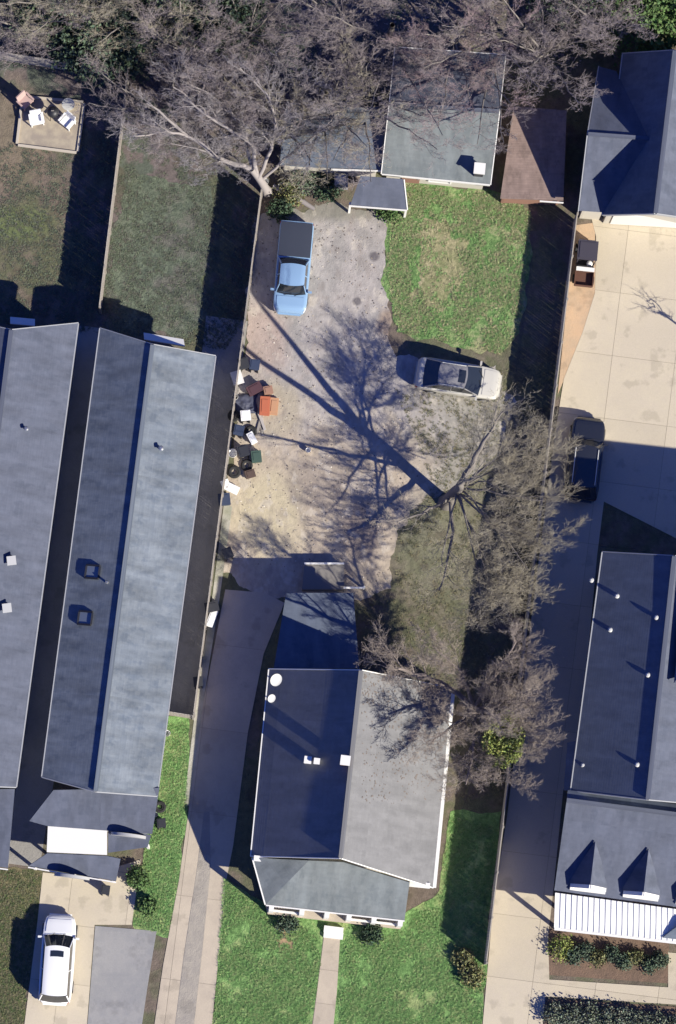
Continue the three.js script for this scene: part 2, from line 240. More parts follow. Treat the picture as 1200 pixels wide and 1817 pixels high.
// ---------------------------------------------------------------- building kit
const planeOf = (a, b, c) => { const p = new THREE.Plane().setFromCoplanarPoints(a, b, c); if (p.normal.y < 0) p.negate(); return p; };
function windowOn(o, a, b, t, y, w, h, out) { // a window on the wall line a-b at fraction t, frame proud of the wall
  const d = b.clone().sub(a).setY(0).normalize(), c = a.clone().lerp(b, t).setY(y), n = out.clone();
  const P = (s, k, q) => c.clone().addScaledVector(d, s).add(V(0, k, 0)).addScaledVector(n, q), e = .05;
  const f = part(o, 'window', [beam(P(-w / 2 - e, -h / 2, .04), P(w / 2 + e, -h / 2, .04), .09, .09), beam(P(-w / 2 - e, h / 2, .04), P(w / 2 + e, h / 2, .04), .09, .09), beam(P(-w / 2, -h / 2 + .045, .038), P(-w / 2, h / 2 - .045, .038), .085, .085), beam(P(w / 2, -h / 2 + .045, .038), P(w / 2, h / 2 - .045, .038), .085, .085), beam(P(-w / 2 + .04, 0, .036), P(w / 2 - .04, 0, .036), .05, .05)], whitePaint);
  part(f, 'pane', slab([P(-w / 2 + .04, -h / 2 + .04, .02), P(w / 2 - .04, -h / 2 + .04, .02), P(w / 2 - .04, h / 2 - .04, .02), P(-w / 2 + .04, h / 2 - .04, .02)], .012, n), glass);
}
function doorOn(o, a, b, t, w, h, out, mat) {
  const d = b.clone().sub(a).setY(0).normalize(), c = a.clone().lerp(b, t).setY(.1), P = (s, k, q) => c.clone().addScaledVector(d, s).add(V(0, k, 0)).addScaledVector(out, q);
  const m = part(o, 'door', slab([P(-w / 2, 0, .05), P(w / 2, 0, .05), P(w / 2, h, .05), P(-w / 2, h, .05)], .045, out), mat);
  if (w < 1.6) part(m, 'handle', cyl(P(w / 2 - .1, h * .48, .09), .03, .03, .06), steel);
}
// gable house: ridge ends r0 r1, eaves on each side (a0 a1) and (b0 b1), all world points
function gable(o, { r0, r1, a0, a1, b0, b1, roofA, roofB, wall, over = .4, trim = whitePaint, capMat, gutterB, noWall }) {
  const thick = .14; part(o, 'roof_slope', slab([a0, r0, r1, a1], thick), roofA); part(o, 'roof_slope', slab([b0, r0, r1, b1], thick), roofB);
  const up = V(0, .03, 0), dn = V(0, -.09, 0);
  part(o, 'ridge_cap', beam(r0.clone().add(up), r1.clone().add(up), .24, .04), capMat || roofB);
  const out = (p, q, k = .035) => p.clone().addScaledVector(p.clone().sub(q).setY(0).normalize(), k).add(dn);
  part(o, 'fascia', beam(out(a0, r0), out(a1, r1), .06, .2), trim); part(o, 'fascia', beam(out(b0, r0), out(b1, r1), .06, .2), trim);
  const ex = r0.clone().sub(r1).setY(0).normalize();
  for (const [r, a, b, s] of [[r0, a0, b0, 1], [r1, a1, b1, -1]]) for (const q of [a, b]) part(o, 'bargeboard', beam(q.clone().addScaledVector(ex, s * .035).add(dn), r.clone().addScaledVector(ex, s * .035).add(dn), .05, .2), trim);
  if (gutterB) part(o, 'gutter', beam(out(b0, r0, .13), out(b1, r1, .13), .13, .1), trim);
  if (noWall) return;
  const w = wall, mid = (p, q, t) => p.clone().lerp(q, t), inset = (e, r, other, rOther) => { const p = e.clone(), toR = r.clone().sub(e), l = Math.hypot(toR.x, toR.z); p.addScaledVector(toR, over / l); p.addScaledVector(other.clone().sub(e).normalize(), over); return p.add(V(0, -.17, 0)); };
  const A0 = inset(a0, r0, a1), A1 = inset(a1, r1, a0), B0 = inset(b0, r0, b1), B1 = inset(b1, r1, b0), g = (p) => p.clone().setY(0), R0 = r0.clone().addScaledVector(ex, -over).add(V(0, -.17, 0)), R1 = r1.clone().addScaledVector(ex, over).add(V(0, -.17, 0));
  const nA = A0.clone().sub(B0).setY(0).normalize();
  part(o, 'wall', slab([g(A0), A0, A1, g(A1)], .15, nA), w); part(o, 'wall', slab([g(B0), B0, B1, g(B1)], .15, nA.clone().negate()), w);
  part(o, 'wall', slab([g(A0), A0, R0, B0, g(B0)], .15, ex), w); part(o, 'wall', slab([g(A1), A1, R1, B1, g(B1)], .15, ex.clone().negate()), w);
  return { A0, A1, B0, B1, nA, ex };
}
// plain storey under a roof given by its four top corners
function storey(o, c, wall, over = .35) {
  const m = c.reduce((s, p) => s.add(p), V(0, 0, 0)).multiplyScalar(1 / c.length), k = c.map((p) => { const d = m.clone().sub(p).setY(0); return p.clone().addScaledVector(d, over * 1.3 / d.length()).add(V(0, -.13, 0)); });
  for (let i = 0; i < k.length; i++) { const a = k[i], b = k[(i + 1) % k.length], n = a.clone().add(b).multiplyScalar(.5).sub(m).setY(0).normalize(); part(o, 'wall', slab([a.clone().setY(0), a, b, b.clone().setY(0)], .14, n), wall); }
  return k;
}
function ventPipe(o, p, r = .09, h = .35, mat = steel) { const b = part(o, 'vent_pipe', cyl(p.clone().add(V(0, -.1, 0)), r, r, h + .1, 10), mat); part(b, 'vent_cap', cyl(p.clone().add(V(0, h, 0)), r * 1.7, r * .8, .08, 10), mat); }
function boxVent(o, p, s, mat, ry = .126) { const b = part(o, 'roof_vent', box(p.clone().add(V(0, .1, 0)), s, .35, s, ry), mat); part(b, 'vent_hood', box(p.clone().add(V(0, .31, 0)), s * 1.35, .06, s * 1.35, ry), mat); }
function skylight(o, c, plane, w, h) {
  const n = plane.normal, e1 = V(.992, 0, .126); e1.addScaledVector(n, -e1.dot(n)).normalize(); const e2 = n.clone().cross(e1).normalize(), P = (a, b, k) => c.clone().addScaledVector(e1, a).addScaledVector(e2, b).addScaledVector(n, k);
  const f = part(o, 'skylight', [beam(P(-w / 2, -h / 2, .06), P(w / 2, -h / 2, .06), .1, .16), beam(P(-w / 2, h / 2, .06), P(w / 2, h / 2, .06), .1, .16), beam(P(-w / 2, -h / 2 + .05, .06), P(-w / 2, h / 2 - .05, .06), .1, .158), beam(P(w / 2, -h / 2 + .05, .06), P(w / 2, h / 2 - .05, .06), .1, .158)], darkMetal);
  part(f, 'pane', slab([P(-w / 2 + .04, -h / 2 + .04, .09), P(w / 2 - .04, -h / 2 + .04, .09), P(w / 2 - .04, h / 2 - .04, .09), P(-w / 2 + .04, h / 2 - .04, .09)], .02, n), std([.16, .19, .24], .15));
}

// ---------------------------------------------------------------- long grey-roofed house with skylights
{
  const he = 3, hr = 4.3, o = thing('long_house', 'long narrow house with grey shingle roof, two skylights and white front canopy', 'house', px(228, 1000));
  const r0 = at(271, 612, hr), r1 = at(170, 1404, hr), a0 = at(178, 583, he), a1 = at(75, 1378, he), b0 = at(382, 632, he), b1 = at(278, 1412, he);
  const k = gable(o, { r0, r1, a0, a1, b0, b1, roofA: roofGrey, roofB: roofGrey, wall: wallGrey, trim: greyTrim });
  for (const t of [.12, .3, .5, .7, .88]) { windowOn(o, k.B0, k.B1, t, 1.6, 1, 1.1, k.nA.clone().negate()); windowOn(o, k.A0, k.A1, t, 1.6, 1, 1.1, k.nA); }
  const pA = planeOf(a0, r0, r1), pB = planeOf(b0, r0, r1);
  skylight(o, onPlane(165, 1015, pA), pA, .8, .7); skylight(o, onPlane(152, 1097, pA), pA, .8, .7);
  ventPipe(o, onPlane(286, 797, pB)); ventPipe(o, onPlane(190, 1034, pA), .06, .25); 
  part(o, 'rear_awning', slab([at(255, 590, 2.9), at(326, 602, 2.9), at(328, 614, 3.05), at(256, 602, 3.05)], .08), whitePaint);
  // front canopies
  const f1 = [at(95, 1402, 3.1), at(283, 1398, 3.1), at(270, 1480, 2.55), at(85, 1466, 2.55), at(52, 1457, 2.55)];
  part(o, 'porch_roof', slab(f1, .12), roofMauve);
  part(o, 'porch_roof', slab([at(192, 1466, 2.4), at(268, 1482, 2.4), at(262, 1503, 2.4), at(192, 1513, 2.4)], .12), roofMauve);
  part(o, 'canopy', slab([at(85, 1466, 2.52), at(190, 1466, 2.52), at(190, 1517, 2.5), at(83, 1512, 2.5)], .1), whitePaint);
  part(o, 'porch_roof', slab([at(84, 1514, 2.5), at(190, 1519, 2.5), at(214, 1524, 2.35), at(206, 1564, 2.1), at(50, 1537, 2.1)], .1), roofMauve);
  part(o, 'fascia', [beam(at(206, 1566, 2.08), at(50, 1539, 2.08), .06, .18)], whitePaint);
  const arch = (u, v, w, h, y) => { const s = new THREE.Shape(); s.absarc(0, 0, w, 0, Math.PI); s.lineTo(w, 0); const g = new THREE.ExtrudeGeometry(s, { depth: .16, bevelEnabled: false, curveSegments: 16 }); g.scale(1, h / w, 1); g.rotateY(-.126); const p = at(u, v, y); g.translate(p.x, p.y, p.z); return g; };
  part(o, 'arched_parapet', arch(228, 1480, .95, .75, 2.4), wallGrey); part(o, 'arched_parapet', arch(128, 1553, .95, .75, 2.12), wallGrey);
  for (const [u, v, y] of [[60, 1538, 2.05], [130, 1550, 2.03], [200, 1560, 2.03], [262, 1500, 2.35]]) { const p = at(u, v, y); part(o, 'post', box(V(p.x, y / 2, p.z), .14, y, .14, -.126), whitePaint); }
  const w0 = at(95, 1470, 0), w1 = at(262, 1480, 0); part(o, 'wall', slab([w0, w0.clone().setY(2.4), w1.clone().setY(2.4), w1], .15, V(0, 0, 1)), wallGrey);
  doorOn(o, w0, w1, .7, 1, 2.1, V(.12, 0, .99).normalize(), wallBrick); windowOn(o, w0, w1, .3, 1.4, 1.3, 1.1, V(-.06, 0, 1).normalize());
}
// ---------------------------------------------------------------- its neighbour at the picture edge
{
  const he = 3, hr = 4.35, o = thing('long_house', 'long narrow house with grey shingle roof and boxy white roof vents', 'house', px(0, 1000));
  const r0 = at(20, 586, hr), r1 = at(-84, 1392, hr), a0 = at(-96, 560, he), a1 = at(-196, 1372, he), b0 = at(138, 574, he), b1 = at(28, 1396, he);
  const k = gable(o, { r0, r1, a0, a1, b0, b1, roofA: roofMauve, roofB: roofMauve, wall: wallBlue, trim: greyTrim });
  for (const t of [.15, .4, .65, .9]) windowOn(o, k.B0, k.B1, t, 1.6, 1, 1.1, k.nA.clone().negate());
  const pB = planeOf(b0, r0, r1);
  boxVent(o, onPlane(21, 996, pB), .36, dullWhite); boxVent(o, onPlane(13, 1080, pB), .36, dullWhite); ventPipe(o, onPlane(47, 762, pB), .08, .3);
  part(o, 'porch_roof', slab([at(-170, 1400, 2.95), at(26, 1400, 2.95), at(14, 1540, 2.5), at(-190, 1515, 2.5)], .12), roofMauve);
  part(o, 'fascia', beam(at(14, 1543, 2.48), at(-190, 1518, 2.48), .06, .18), whitePaint);
  for (const u of [-150, -60, 8]) { const p = at(u, 1522 + (u + 60) * .12, 2.35); part(o, 'post', box(V(p.x, 1.18, p.z), .14, 2.36, .14, -.126), whitePaint); }
  part(o, 'rear_awning', slab([at(18, 562, 2.8), at(62, 566, 2.8), at(62, 578, 2.95), at(18, 574, 2.95)], .08), whitePaint);
}
// ---------------------------------------------------------------- house with dark west slope, pale east slope and hipped porch
let roofE;
{
  const he = 2.7, hr = 5.95, o = thing('gabled_house', 'gabled house with steep dark and pale grey roof slopes and hipped front porch', 'house', px(625, 1360));
  const r0 = at(641, 1190, hr), r1 = at(605, 1522, hr), a0 = at(478, 1188, he), a1 = at(446, 1518, he), b0 = at(802, 1222, he), b1 = at(768, 1574, he);
  const k = gable(o, { r0, r1, a0, a1, b0, b1, roofA: roofPaleGrey, roofB: roofPaleGrey, wall: wallCream, trim: whitePaint, gutterB: true });
  for (const t of [.15, .42, .7]) { windowOn(o, k.B0, k.B1, t, 1.5, 1.1, 1.2, k.nA.clone().negate()); windowOn(o, k.A0, k.A1, t, 1.5, 1.1, 1.2, k.nA); }
  const pA = planeOf(a0, r0, r1); roofE = planeOf(b0, r0, r1);
  { const rng = RNG(919), pos = [], nor = [], n = roofE.normal, e1 = r1.clone().sub(r0).normalize(), e2 = n.clone().cross(e1); for (let i = 0; i < 1100; i++) { const u = 642 + rng() * 165, v = 1196 + rng() ** 1.8 * 230; if (fbm(u * .03, v * .03, 5, 3) + (rng() - .5) * .5 < .42) continue; const c = onPlane(u, v, roofE).addScaledVector(n, .012 + rng() * .01); if (c.y < he + .1 || c.y > hr - .08) continue; const a = rng() * 6.28, q = .03 + .05 * rng(), x = e1.clone().multiplyScalar(Math.cos(a) * q).addScaledVector(e2, Math.sin(a) * q), y = e1.clone().multiplyScalar(-Math.sin(a) * q * .6).addScaledVector(e2, Math.cos(a) * q * .6); const k = [c.clone().sub(x), c.clone().sub(y), c.clone().add(x), c.clone().add(y)]; if (k[1].clone().sub(k[0]).cross(k[2].clone().sub(k[0])).dot(n) < 0) k.reverse(); for (const j of [0, 1, 2, 0, 2, 3]) { pos.push(k[j].x, k[j].y, k[j].z); nor.push(n.x, n.y, n.z); } } const g = new THREE.BufferGeometry(); g.setAttribute('position', new THREE.Float32BufferAttribute(pos, 3)); g.setAttribute('normal', new THREE.Float32BufferAttribute(nor, 3)); part(o, 'fallen_leaves', g, std([.16, .135, .12], .95), { kind: 'stuff' }); }
  // front porch, hipped
  const pr0 = at(548, 1527, 3.9), pr1 = at(610, 1530, 3.9), pl = at(472, 1605, 2.6), pb = at(718, 1633, 2.6), pt = at(727, 1566, 2.95), pn = at(449, 1522, 2.95);
  part(o, 'porch_roof', slab([pn, pr0, pl], .1), roofGreen);
  { const pp = planeOf(pl, pr0, pb); part(o, 'porch_roof', slab([pl, pr0, onPlane(610, 1530, pp), onPlane(727, 1566, pp), pb], .1), roofGreen); }
  part(o, 'fascia', beam(pl.clone().add(V(0, -.08, .04)), pb.clone().add(V(0, -.08, .04)), .07, .22), whitePaint); part(o, 'fascia', beam(pn.clone().add(V(-.04, -.08, 0)), pl.clone().add(V(-.04, -.08, 0)), .07, .2), whitePaint);
  part(o, 'porch_deck', slab([pl.clone().add(V(0, 0, .45)), pb.clone().add(V(0, 0, .45)), pt, pn].map((p) => V(p.x * .97 + px(600, 1580).x * .03, .42, p.z * .97 + px(600, 1580).z * .03)), .42), oldConcrete);
  for (const t of [.04, .26, .44, .6, .78, .97]) { const p = pl.clone().lerp(pb, t).add(V(0, 0, .2)); part(o, 'column', box(V(p.x, 1.3, p.z), .26, 2.6, .26, -.12), whitePaint); }
  { const c = px(592, 1650); [[0, .3], [.3, .18]].forEach(([d, y]) => part(o, 'step', box(V(c.x - .04 * d, y / 2, c.z + d), 1.05, y, .34, -.12), whitePaint)); }
  for (const [t0, t1] of [[.06, .24], [.62, .76], [.8, .95]]) { const p = pl.clone().lerp(pb, t0).setY(1.1), q = pl.clone().lerp(pb, t1).setY(1.1), s = V(0, 0, .22); part(o, 'railing', [beam(p.clone().add(s), q.clone().add(s), .13, .06), beam(p.clone().add(s).setY(.6), q.clone().add(s).setY(.6), .05, .05), ...Array.from({ length: 9 }, (_, i) => { const c = p.clone().lerp(q, (i + .5) / 9).add(s); return box(V(c.x, .85, c.z), .04, .46, .04); })], whitePaint, { kind: 'stuff' }); }
  part(o, 'eave_return', box(at(463, 1524, 2.9), .75, .3, .3, -.1), whitePaint); part(o, 'eave_return', box(at(745, 1570, 2.85), 1.1, .2, .3, -.1), whitePaint);
  // rear wing with flat dark roof
  const wc = [at(508, 1052, 2.3), at(627, 1052, 2.3), at(638, 1186, 2.55), at(486, 1186, 2.55)];
  part(o, 'wing_roof', slab(wc, .14), roofSlate); storey(o, wc, wallCream, .2);
  part(o, 'rear_landing', slab([at(540, 1002, .55), at(611, 1002, .55), at(611, 1046, .55), at(536, 1046, .55)], .55), woodGrey);
  part(o, 'landing_edge', beam(at(540, 1000, .56), at(611, 1000, .56), .1, .12), whitePaint); part(o, 'landing_edge', beam(at(610, 1043, .8), at(646, 1043, .8), .1, .12), whitePaint);
  part(o, 'landing_post', box(at(646, 1043, .4), .1, .8, .1), whitePaint);
  // chimneys, dish
  const chim = (u, v, s, h, mat) => { const p = onPlane(u, v, pA); const c = part(o, 'chimney', box(p.clone().add(V(0, h / 2 - .3, 0)), s, h + .6, s, -.126), mat); part(c, 'chimney_cap', box(p.clone().add(V(0, h + .04, 0)), s * 1.3, .09, s * 1.3, -.126), whitePaint); };
  chim(612, 1352, .4, 1.0, wallBrick); chim(546, 1350, .3, .55, whitePaint); chim(562, 1352, .25, .5, whitePaint);
  for (const [u, v, r] of [[493, 1212, .36], [484, 1244, .24]]) { const p = onPlane(u, v, pA), m = part(o, 'dish_mast', cyl(p.clone().add(V(0, -.1, 0)), .03, .03, .6), steel); const g = new THREE.SphereGeometry(r * 1.3, 18, 8, 0, Math.PI * 2, 0, .85); g.rotateX(Math.PI); g.scale(1, .7, 1); g.rotateZ(-.45); g.rotateX(.45); g.translate(p.x, p.y + .95, p.z); part(m, 'dish', g, dullWhite); }
}
// ---------------------------------------------------------------- two-storey house with white metal porch roof
{
  const he = 4.7, hr = 6.9, o = thing('porch_house', 'two storey slate roofed house with front dormers and white metal porch roof', 'house', px(1130, 1250));
  const r0 = at(1197, 987, hr), r1 = at(1150, 1418, hr), a0 = at(1070, 980, he), a1 = at(1014, 1402, he), b0 = at(1330, 1005, he), b1 = at(1284, 1430, he);
  const k = gable(o, { r0, r1, a0, a1, b0, b1, roofA: roofSlate, roofB: roofMauve, wall: wallBlue, trim: greyTrim });
  const pA = planeOf(a0, r0, r1);
  part(o, 'roof_slope', slab([onPlane(1032, 1312, pA), onPlane(1007, 1318, pA), onPlane(1000, 1402, pA), onPlane(1020, 1403, pA)].map((p) => p.add(V(0, .02, 0))), .14), roofSlate);
  for (const t of [.15, .4, .65]) for (const y of [1.5, 3.6]) windowOn(o, k.A0, k.A1, t, y, 1.1, 1.2, k.nA);
  for (const [u, v] of [[1050, 1030], [1095, 1058], [1165, 1096], [1083, 1118], [1150, 1198], [1035, 1358], [1131, 1357]]) ventPipe(o, onPlane(u, v, pA), .08, .1, dullWhite);
  // taller unseen east block with east-west ridge, added and shaped to shade the driveway
  const e = [at(1226, 948, 7), at(1700, 1000, 7), at(1668, 1266, 7), at(1196, 1212, 7)], q0 = at(1305, 1075, 9), q1 = at(1590, 1110, 9);
  part(o, 'roof_slope', slab([e[0], e[1], q1, q0], .14), roofSlate); part(o, 'roof_slope', slab([e[3], e[2], q1, q0], .14), roofMauve); part(o, 'roof_slope', slab([e[0], e[3], q0], .14), roofSlate); part(o, 'roof_slope', slab([e[1], e[2], q1], .14), roofMauve); storey(o, e, wallBlue, .3);
  { const p = at(1290, 1040, 7.4); part(o, 'chimney', box(V(p.x, 7.5, p.z), .6, 2.4, .6, -.126), wallBrick); }
  // front section
  const f0 = at(1006, 1420, 5.3), f1 = at(1330, 1462, 5.3), s0 = at(984, 1580, 3.1), s1 = at(1316, 1625, 3.1), n0 = at(1008, 1402, 4.9), n1 = at(1334, 1444, 4.9);
  part(o, 'front_roof', slab([f0, f1, s1, s0], .14), roofMauve); part(o, 'front_roof', slab([f0, f1, n1, n0], .14), roofSlate);
  part(o, 'ridge_cap', beam(f0.clone().add(V(0, .04, 0)), f1.clone().add(V(0, .04, 0)), .24, .04), roofMauve);
  const pf = planeOf(f0, f1, s0), ax = s1.clone().sub(s0).normalize(), dn = V(-.126, 0, .992);
  for (const u of [1044, 1138, 1232]) { // gabled dormers
    const c = onPlane(u, 1572 + (u - 1044) * .135, pf), half = .92, hh = 1.25, back = onPlane(u + 8, 1512 + (u - 1044) * .135, pf), top = V(c.x, c.y + hh, c.z), L = c.clone().addScaledVector(ax, -half), R = c.clone().addScaledVector(ax, half);
    const bk = top.clone().addScaledVector(dn, -2.3); bk.y = top.y;
    const d = part(o, 'dormer', slab([L.clone().setY(c.y - .1), R.clone().setY(c.y - .1), R.clone().setY(c.y + .15), top.clone().add(V(0, -.05, 0)), L.clone().setY(c.y + .15)], .1, dn), whitePaint);
    part(d, 'dormer_roof', slab([L.clone().addScaledVector(ax, -.1).setY(c.y + .12), top, bk, L.clone().addScaledVector(dn, -.6).setY(c.y + .12)], .08), roofMauve);
    part(d, 'dormer_roof', slab([R.clone().addScaledVector(ax, .1).setY(c.y + .12), top, bk, R.clone().addScaledVector(dn, -.6).setY(c.y + .12)], .08), roofMauve);
    for (const q of [L, R]) part(d, 'dormer_trim', beam(q.clone().addScaledVector(dn, .1).setY(c.y + .08), top.clone().addScaledVector(dn, .1).add(V(0, -.06, 0)), .2, .12), whitePaint);
    part(d, 'dormer_sill', box(c.clone().addScaledVector(dn, .16).setY(c.y - .02), 1.9, .14, .34, -.126), whitePaint);
  }
  const p0 = at(986, 1584, 2.95), p1 = at(1316, 1629, 2.95), q2 = at(1316, 1684, 2.45), q3 = at(984, 1646, 2.45);
  const pw = part(o, 'porch_roof', slab([p0, p1, q2, q3], .07), whiteMetal);
  const nn = Math.round(p0.distanceTo(p1) / .3); for (let i = 0; i <= nn; i++) { const a = p0.clone().lerp(p1, i / nn), b = q3.clone().lerp(q2, i / nn); part(pw, 'seam', beam(a.add(V(0, .02, 0)), b.add(V(0, .02, 0)), .035, .05), whiteMetal); }
  part(o, 'gutter', beam(q3.clone().add(V(0, -.05, .07)), q2.clone().add(V(0, -.05, .07)), .12, .1), whitePaint);
  part(o, 'porch_gable', slab([at(1176, 1664, 2.6), at(1215, 1634, 3.3), at(1250, 1672, 2.6)], .08), roofSlate);
  for (const t of [.03, .2, .4, .6]) { const p = q3.clone().lerp(q2, t).add(V(0, 0, -.12)); part(o, 'column', box(V(p.x, 1.2, p.z), .18, 2.4, .18, -.126), whitePaint); }
  { const c = [f0, f1, s1, s0].map((p) => p.clone().setY(3.3)); const w = storey(o, c, wallBlue, .35); doorOn(o, w[3], w[2], .5, 1.1, 2.1, V(-.126, 0, .992), wallBrick); for (const t of [.2, .36, .75]) windowOn(o, w[3], w[2], t, 1.5, 1.3, 1.3, V(-.134, 0, .991)); }
}
// ---------------------------------------------------------------- outbuilding with cross gable
{
  const he = 3.1, hr = 6.5, o = thing('garage', 'garage with steep dark main roof and lower side gable above the pale driveway', 'garage', px(1120, 260));
  const r0 = at(1198, 90, hr), r1 = at(1164, 378, hr), a0 = at(1106, 96, he), a1 = at(1070, 380, he), b0 = at(1296, 110, he), b1 = at(1262, 392, he);
  const k = gable(o, { r0, r1, a0, a1, b0, b1, roofA: roofSlate, roofB: roofMauve, wall: wallCream, trim: greyTrim, over: .3 });
  const pA = planeOf(a0, r0, r1), hw = 5.5, g0 = at(1044, 238, hw), g1 = onPlane(1152, 246, pA), v0 = at(1064, 118, he), v1 = at(1028, 374, he), m0 = onPlane(1094, 126, pA), m1 = onPlane(1073, 377, pA);
  part(o, 'side_gable_roof', slab([g0, g1, m1, v1], .12), roofMauve); part(o, 'side_gable_roof', slab([g0, g1, m0, v0], .12), roofMauve);
  part(o, 'ridge_cap', beam(g0.clone().add(V(0, .03, 0)), g1.clone().add(V(0, .03, 0)), .22, .04), roofMauve);
  for (const v of [v0, v1]) part(o, 'bargeboard', beam(g0.clone().add(V(-.04, -.08, 0)), v.clone().add(V(-.04, -.08, 0)), .05, .18), greyTrim);
  const i0 = v0.clone().add(V(.3, -.15, .3)), i1 = v1.clone().add(V(.3, -.15, -.3)), gp = g0.clone().add(V(.3, -.2, 0));
  part(o, 'wall', slab([i0.clone().setY(0), i0, gp, i1, i1.clone().setY(0)], .14, V(-1, 0, 0)), wallCream);
  part(o, 'wall', slab([i1.clone().setY(0), i1, m1.clone().setY(i1.y).add(V(0, 0, -.3)), m1.clone().setY(0).add(V(0, 0, -.3))], .14, V(0, 0, 1)), wallCream);
  doorOn(o, k.A1, k.B1, .5, 4.6, 2.2, k.ex.clone().negate(), whitePaint);
}
// ---------------------------------------------------------------- low cottage behind the lawn
{
  const he = 2.6, hr = 3.9, o = thing('cottage', 'low cottage with grey green roof behind the green back lawn', 'cottage', px(780, 240));
  const r0 = at(692, 184, hr), r1 = at(886, 198, hr), a0 = at(678, 308, he), a1 = at(870, 327, he), b0 = at(702, 84, he), b1 = at(897, 98, he);
  const k = gable(o, { r0, r1, a0, a1, b0, b1, roofA: roofGreen, roofB: roofMauve, wall: wallCream, trim: whitePaint, over: .3 });
  windowOn(o, k.A0, k.A1, .55, 1.4, 1.2, 1.1, k.nA); doorOn(o, k.A0, k.A1, .25, 1, 2.05, k.nA, wallBrick);
  const w = [at(508, 190, 2.7), at(690, 190, 2.9), at(678, 302, 2.45), at(588, 300, 2.35), at(496, 296, 2.3)];
  { const pl = planeOf(w[0], w[1], w[2]); const ww = [w[0], w[1], w[2], onPlane(588, 299, pl), onPlane(496, 293, pl)]; part(o, 'wing_roof', slab(ww, .12), roofSlate); storey(o, [ww[0], ww[1], ww[2], ww[4]].map((p) => p.clone()), wallCream, .25); part(o, 'fascia', beam(ww[3].clone().add(V(0, -.04, .05)), ww[2].clone().add(V(0, -.04, .05)), .07, .2), whitePaint); }
  const p = [at(640, 312, 2.75), at(716, 318, 2.75), at(722, 372, 2.25), at(622, 364, 2.25)];
  part(o, 'porch_roof', slab(p, .1), roofMauve); part(o, 'fascia', beam(p[3].clone().add(V(0, -.05, .04)), p[2].clone().add(V(0, -.05, .04)), .06, .16), whitePaint); part(o, 'fascia', beam(p[1].clone().add(V(.04, -.05, 0)), p[2].clone().add(V(.04, -.05, 0)), .06, .16), whitePaint);
  for (const q of [p[2], p[3]]) part(o, 'post', box(V(q.x * .995, 1.08, q.z - .12), .12, 2.16, .12), whitePaint);
  const c = at(850, 304, 2.95), ch = part(o, 'chimney', box(V(c.x, 2.95, c.z), .5, 1.2, .5, -.1), std([.04, .04, .045], .8)); part(ch, 'chimney_cap', box(V(c.x, 3.6, c.z), .62, .12, .62, -.1), whitePaint);
}
{
  const o = thing('shed', 'low shed with brown roof between the cottage and the garage', 'shed', px(945, 280)), c = [at(912, 188, 2.15), at(1006, 196, 2.15), at(1000, 356, 2.0), at(888, 352, 2.0)];
  part(o, 'roof', slab(c, .1), roofBrown); storey(o, c, wallBrick, .2); part(o, 'fascia', beam(at(958, 357, 1.96), at(1000, 360, 1.96), .06, .14), whitePaint);
}

// ---------------------------------------------------------------- fences
const woodMap = paint(0, 0, 4, 4, 60, (x, y) => { const s = fbm(x * 9, y * .9, 601, 4), b = hash(Math.floor(x / .14), 0, 5), m = .75 + .3 * s + .2 * b; return [.4 * m, .37 * m, .345 * m]; });
const wood = mapped(woodMap, .9), woodDark = std([.27, .245, .22], .92);
function fence(label, a, b, h = 1.85, skip) {
  const o = thing('wooden_fence', label, 'fence', a), d = b.clone().sub(a), L = d.length(), n = Math.round(L / 2.4); d.normalize(); const ry = Math.atan2(-d.z, d.x), s = V(-d.z, 0, d.x), bay = L / n, rng = RNG(Math.round(L * 977));
  for (let i = 0; i <= n; i++) { const c = a.clone().addScaledVector(d, bay * i); part(o, 'post', box(V(c.x, (h + .06) / 2, c.z), .1, h + .06, .1, ry), woodDark); }
  for (let i = 0; i < n; i++) {
    for (const y of [.35, h - .3]) { const p = a.clone().addScaledVector(d, bay * i + .05).setY(y), q = a.clone().addScaledVector(d, bay * (i + 1) - .05).setY(y); part(o, 'rail', beam(p, q, .05, .09), woodDark); }
    const g = [], m = Math.floor(bay / .145); for (let k = 0; k < m; k++) { const c = a.clone().addScaledVector(d, bay * i + (k + .5) * bay / m).addScaledVector(s, .037 + rng() * .006), y = h * (.985 + rng() * .03); g.push(box(V(c.x, y / 2 + .02, c.z), .137, y, .02, ry + (rng() - .5) * .02, 0, (rng() - .5) * .012)); }
    part(o, 'boards', g, wood, { kind: 'stuff' });
  }
}
fence('tall wooden fence between the dim grass yard and the white chairs', px(230, 136), px(179, 556));
fence('tall wooden fence between the dirt yard and the long skylight house', px(464, 352), px(345, 1272));
fence('short wooden fence return closing the gap beside the long skylight house', px(343, 1276), px(293, 1268), 1.7);
fence('tall wooden fence beside the wide pale driveway', px(1020, 392), px(860, 1710), 1.9);
fence('wooden fence behind the patio with white chairs', px(-60, 96), px(214, 138), 1.7);

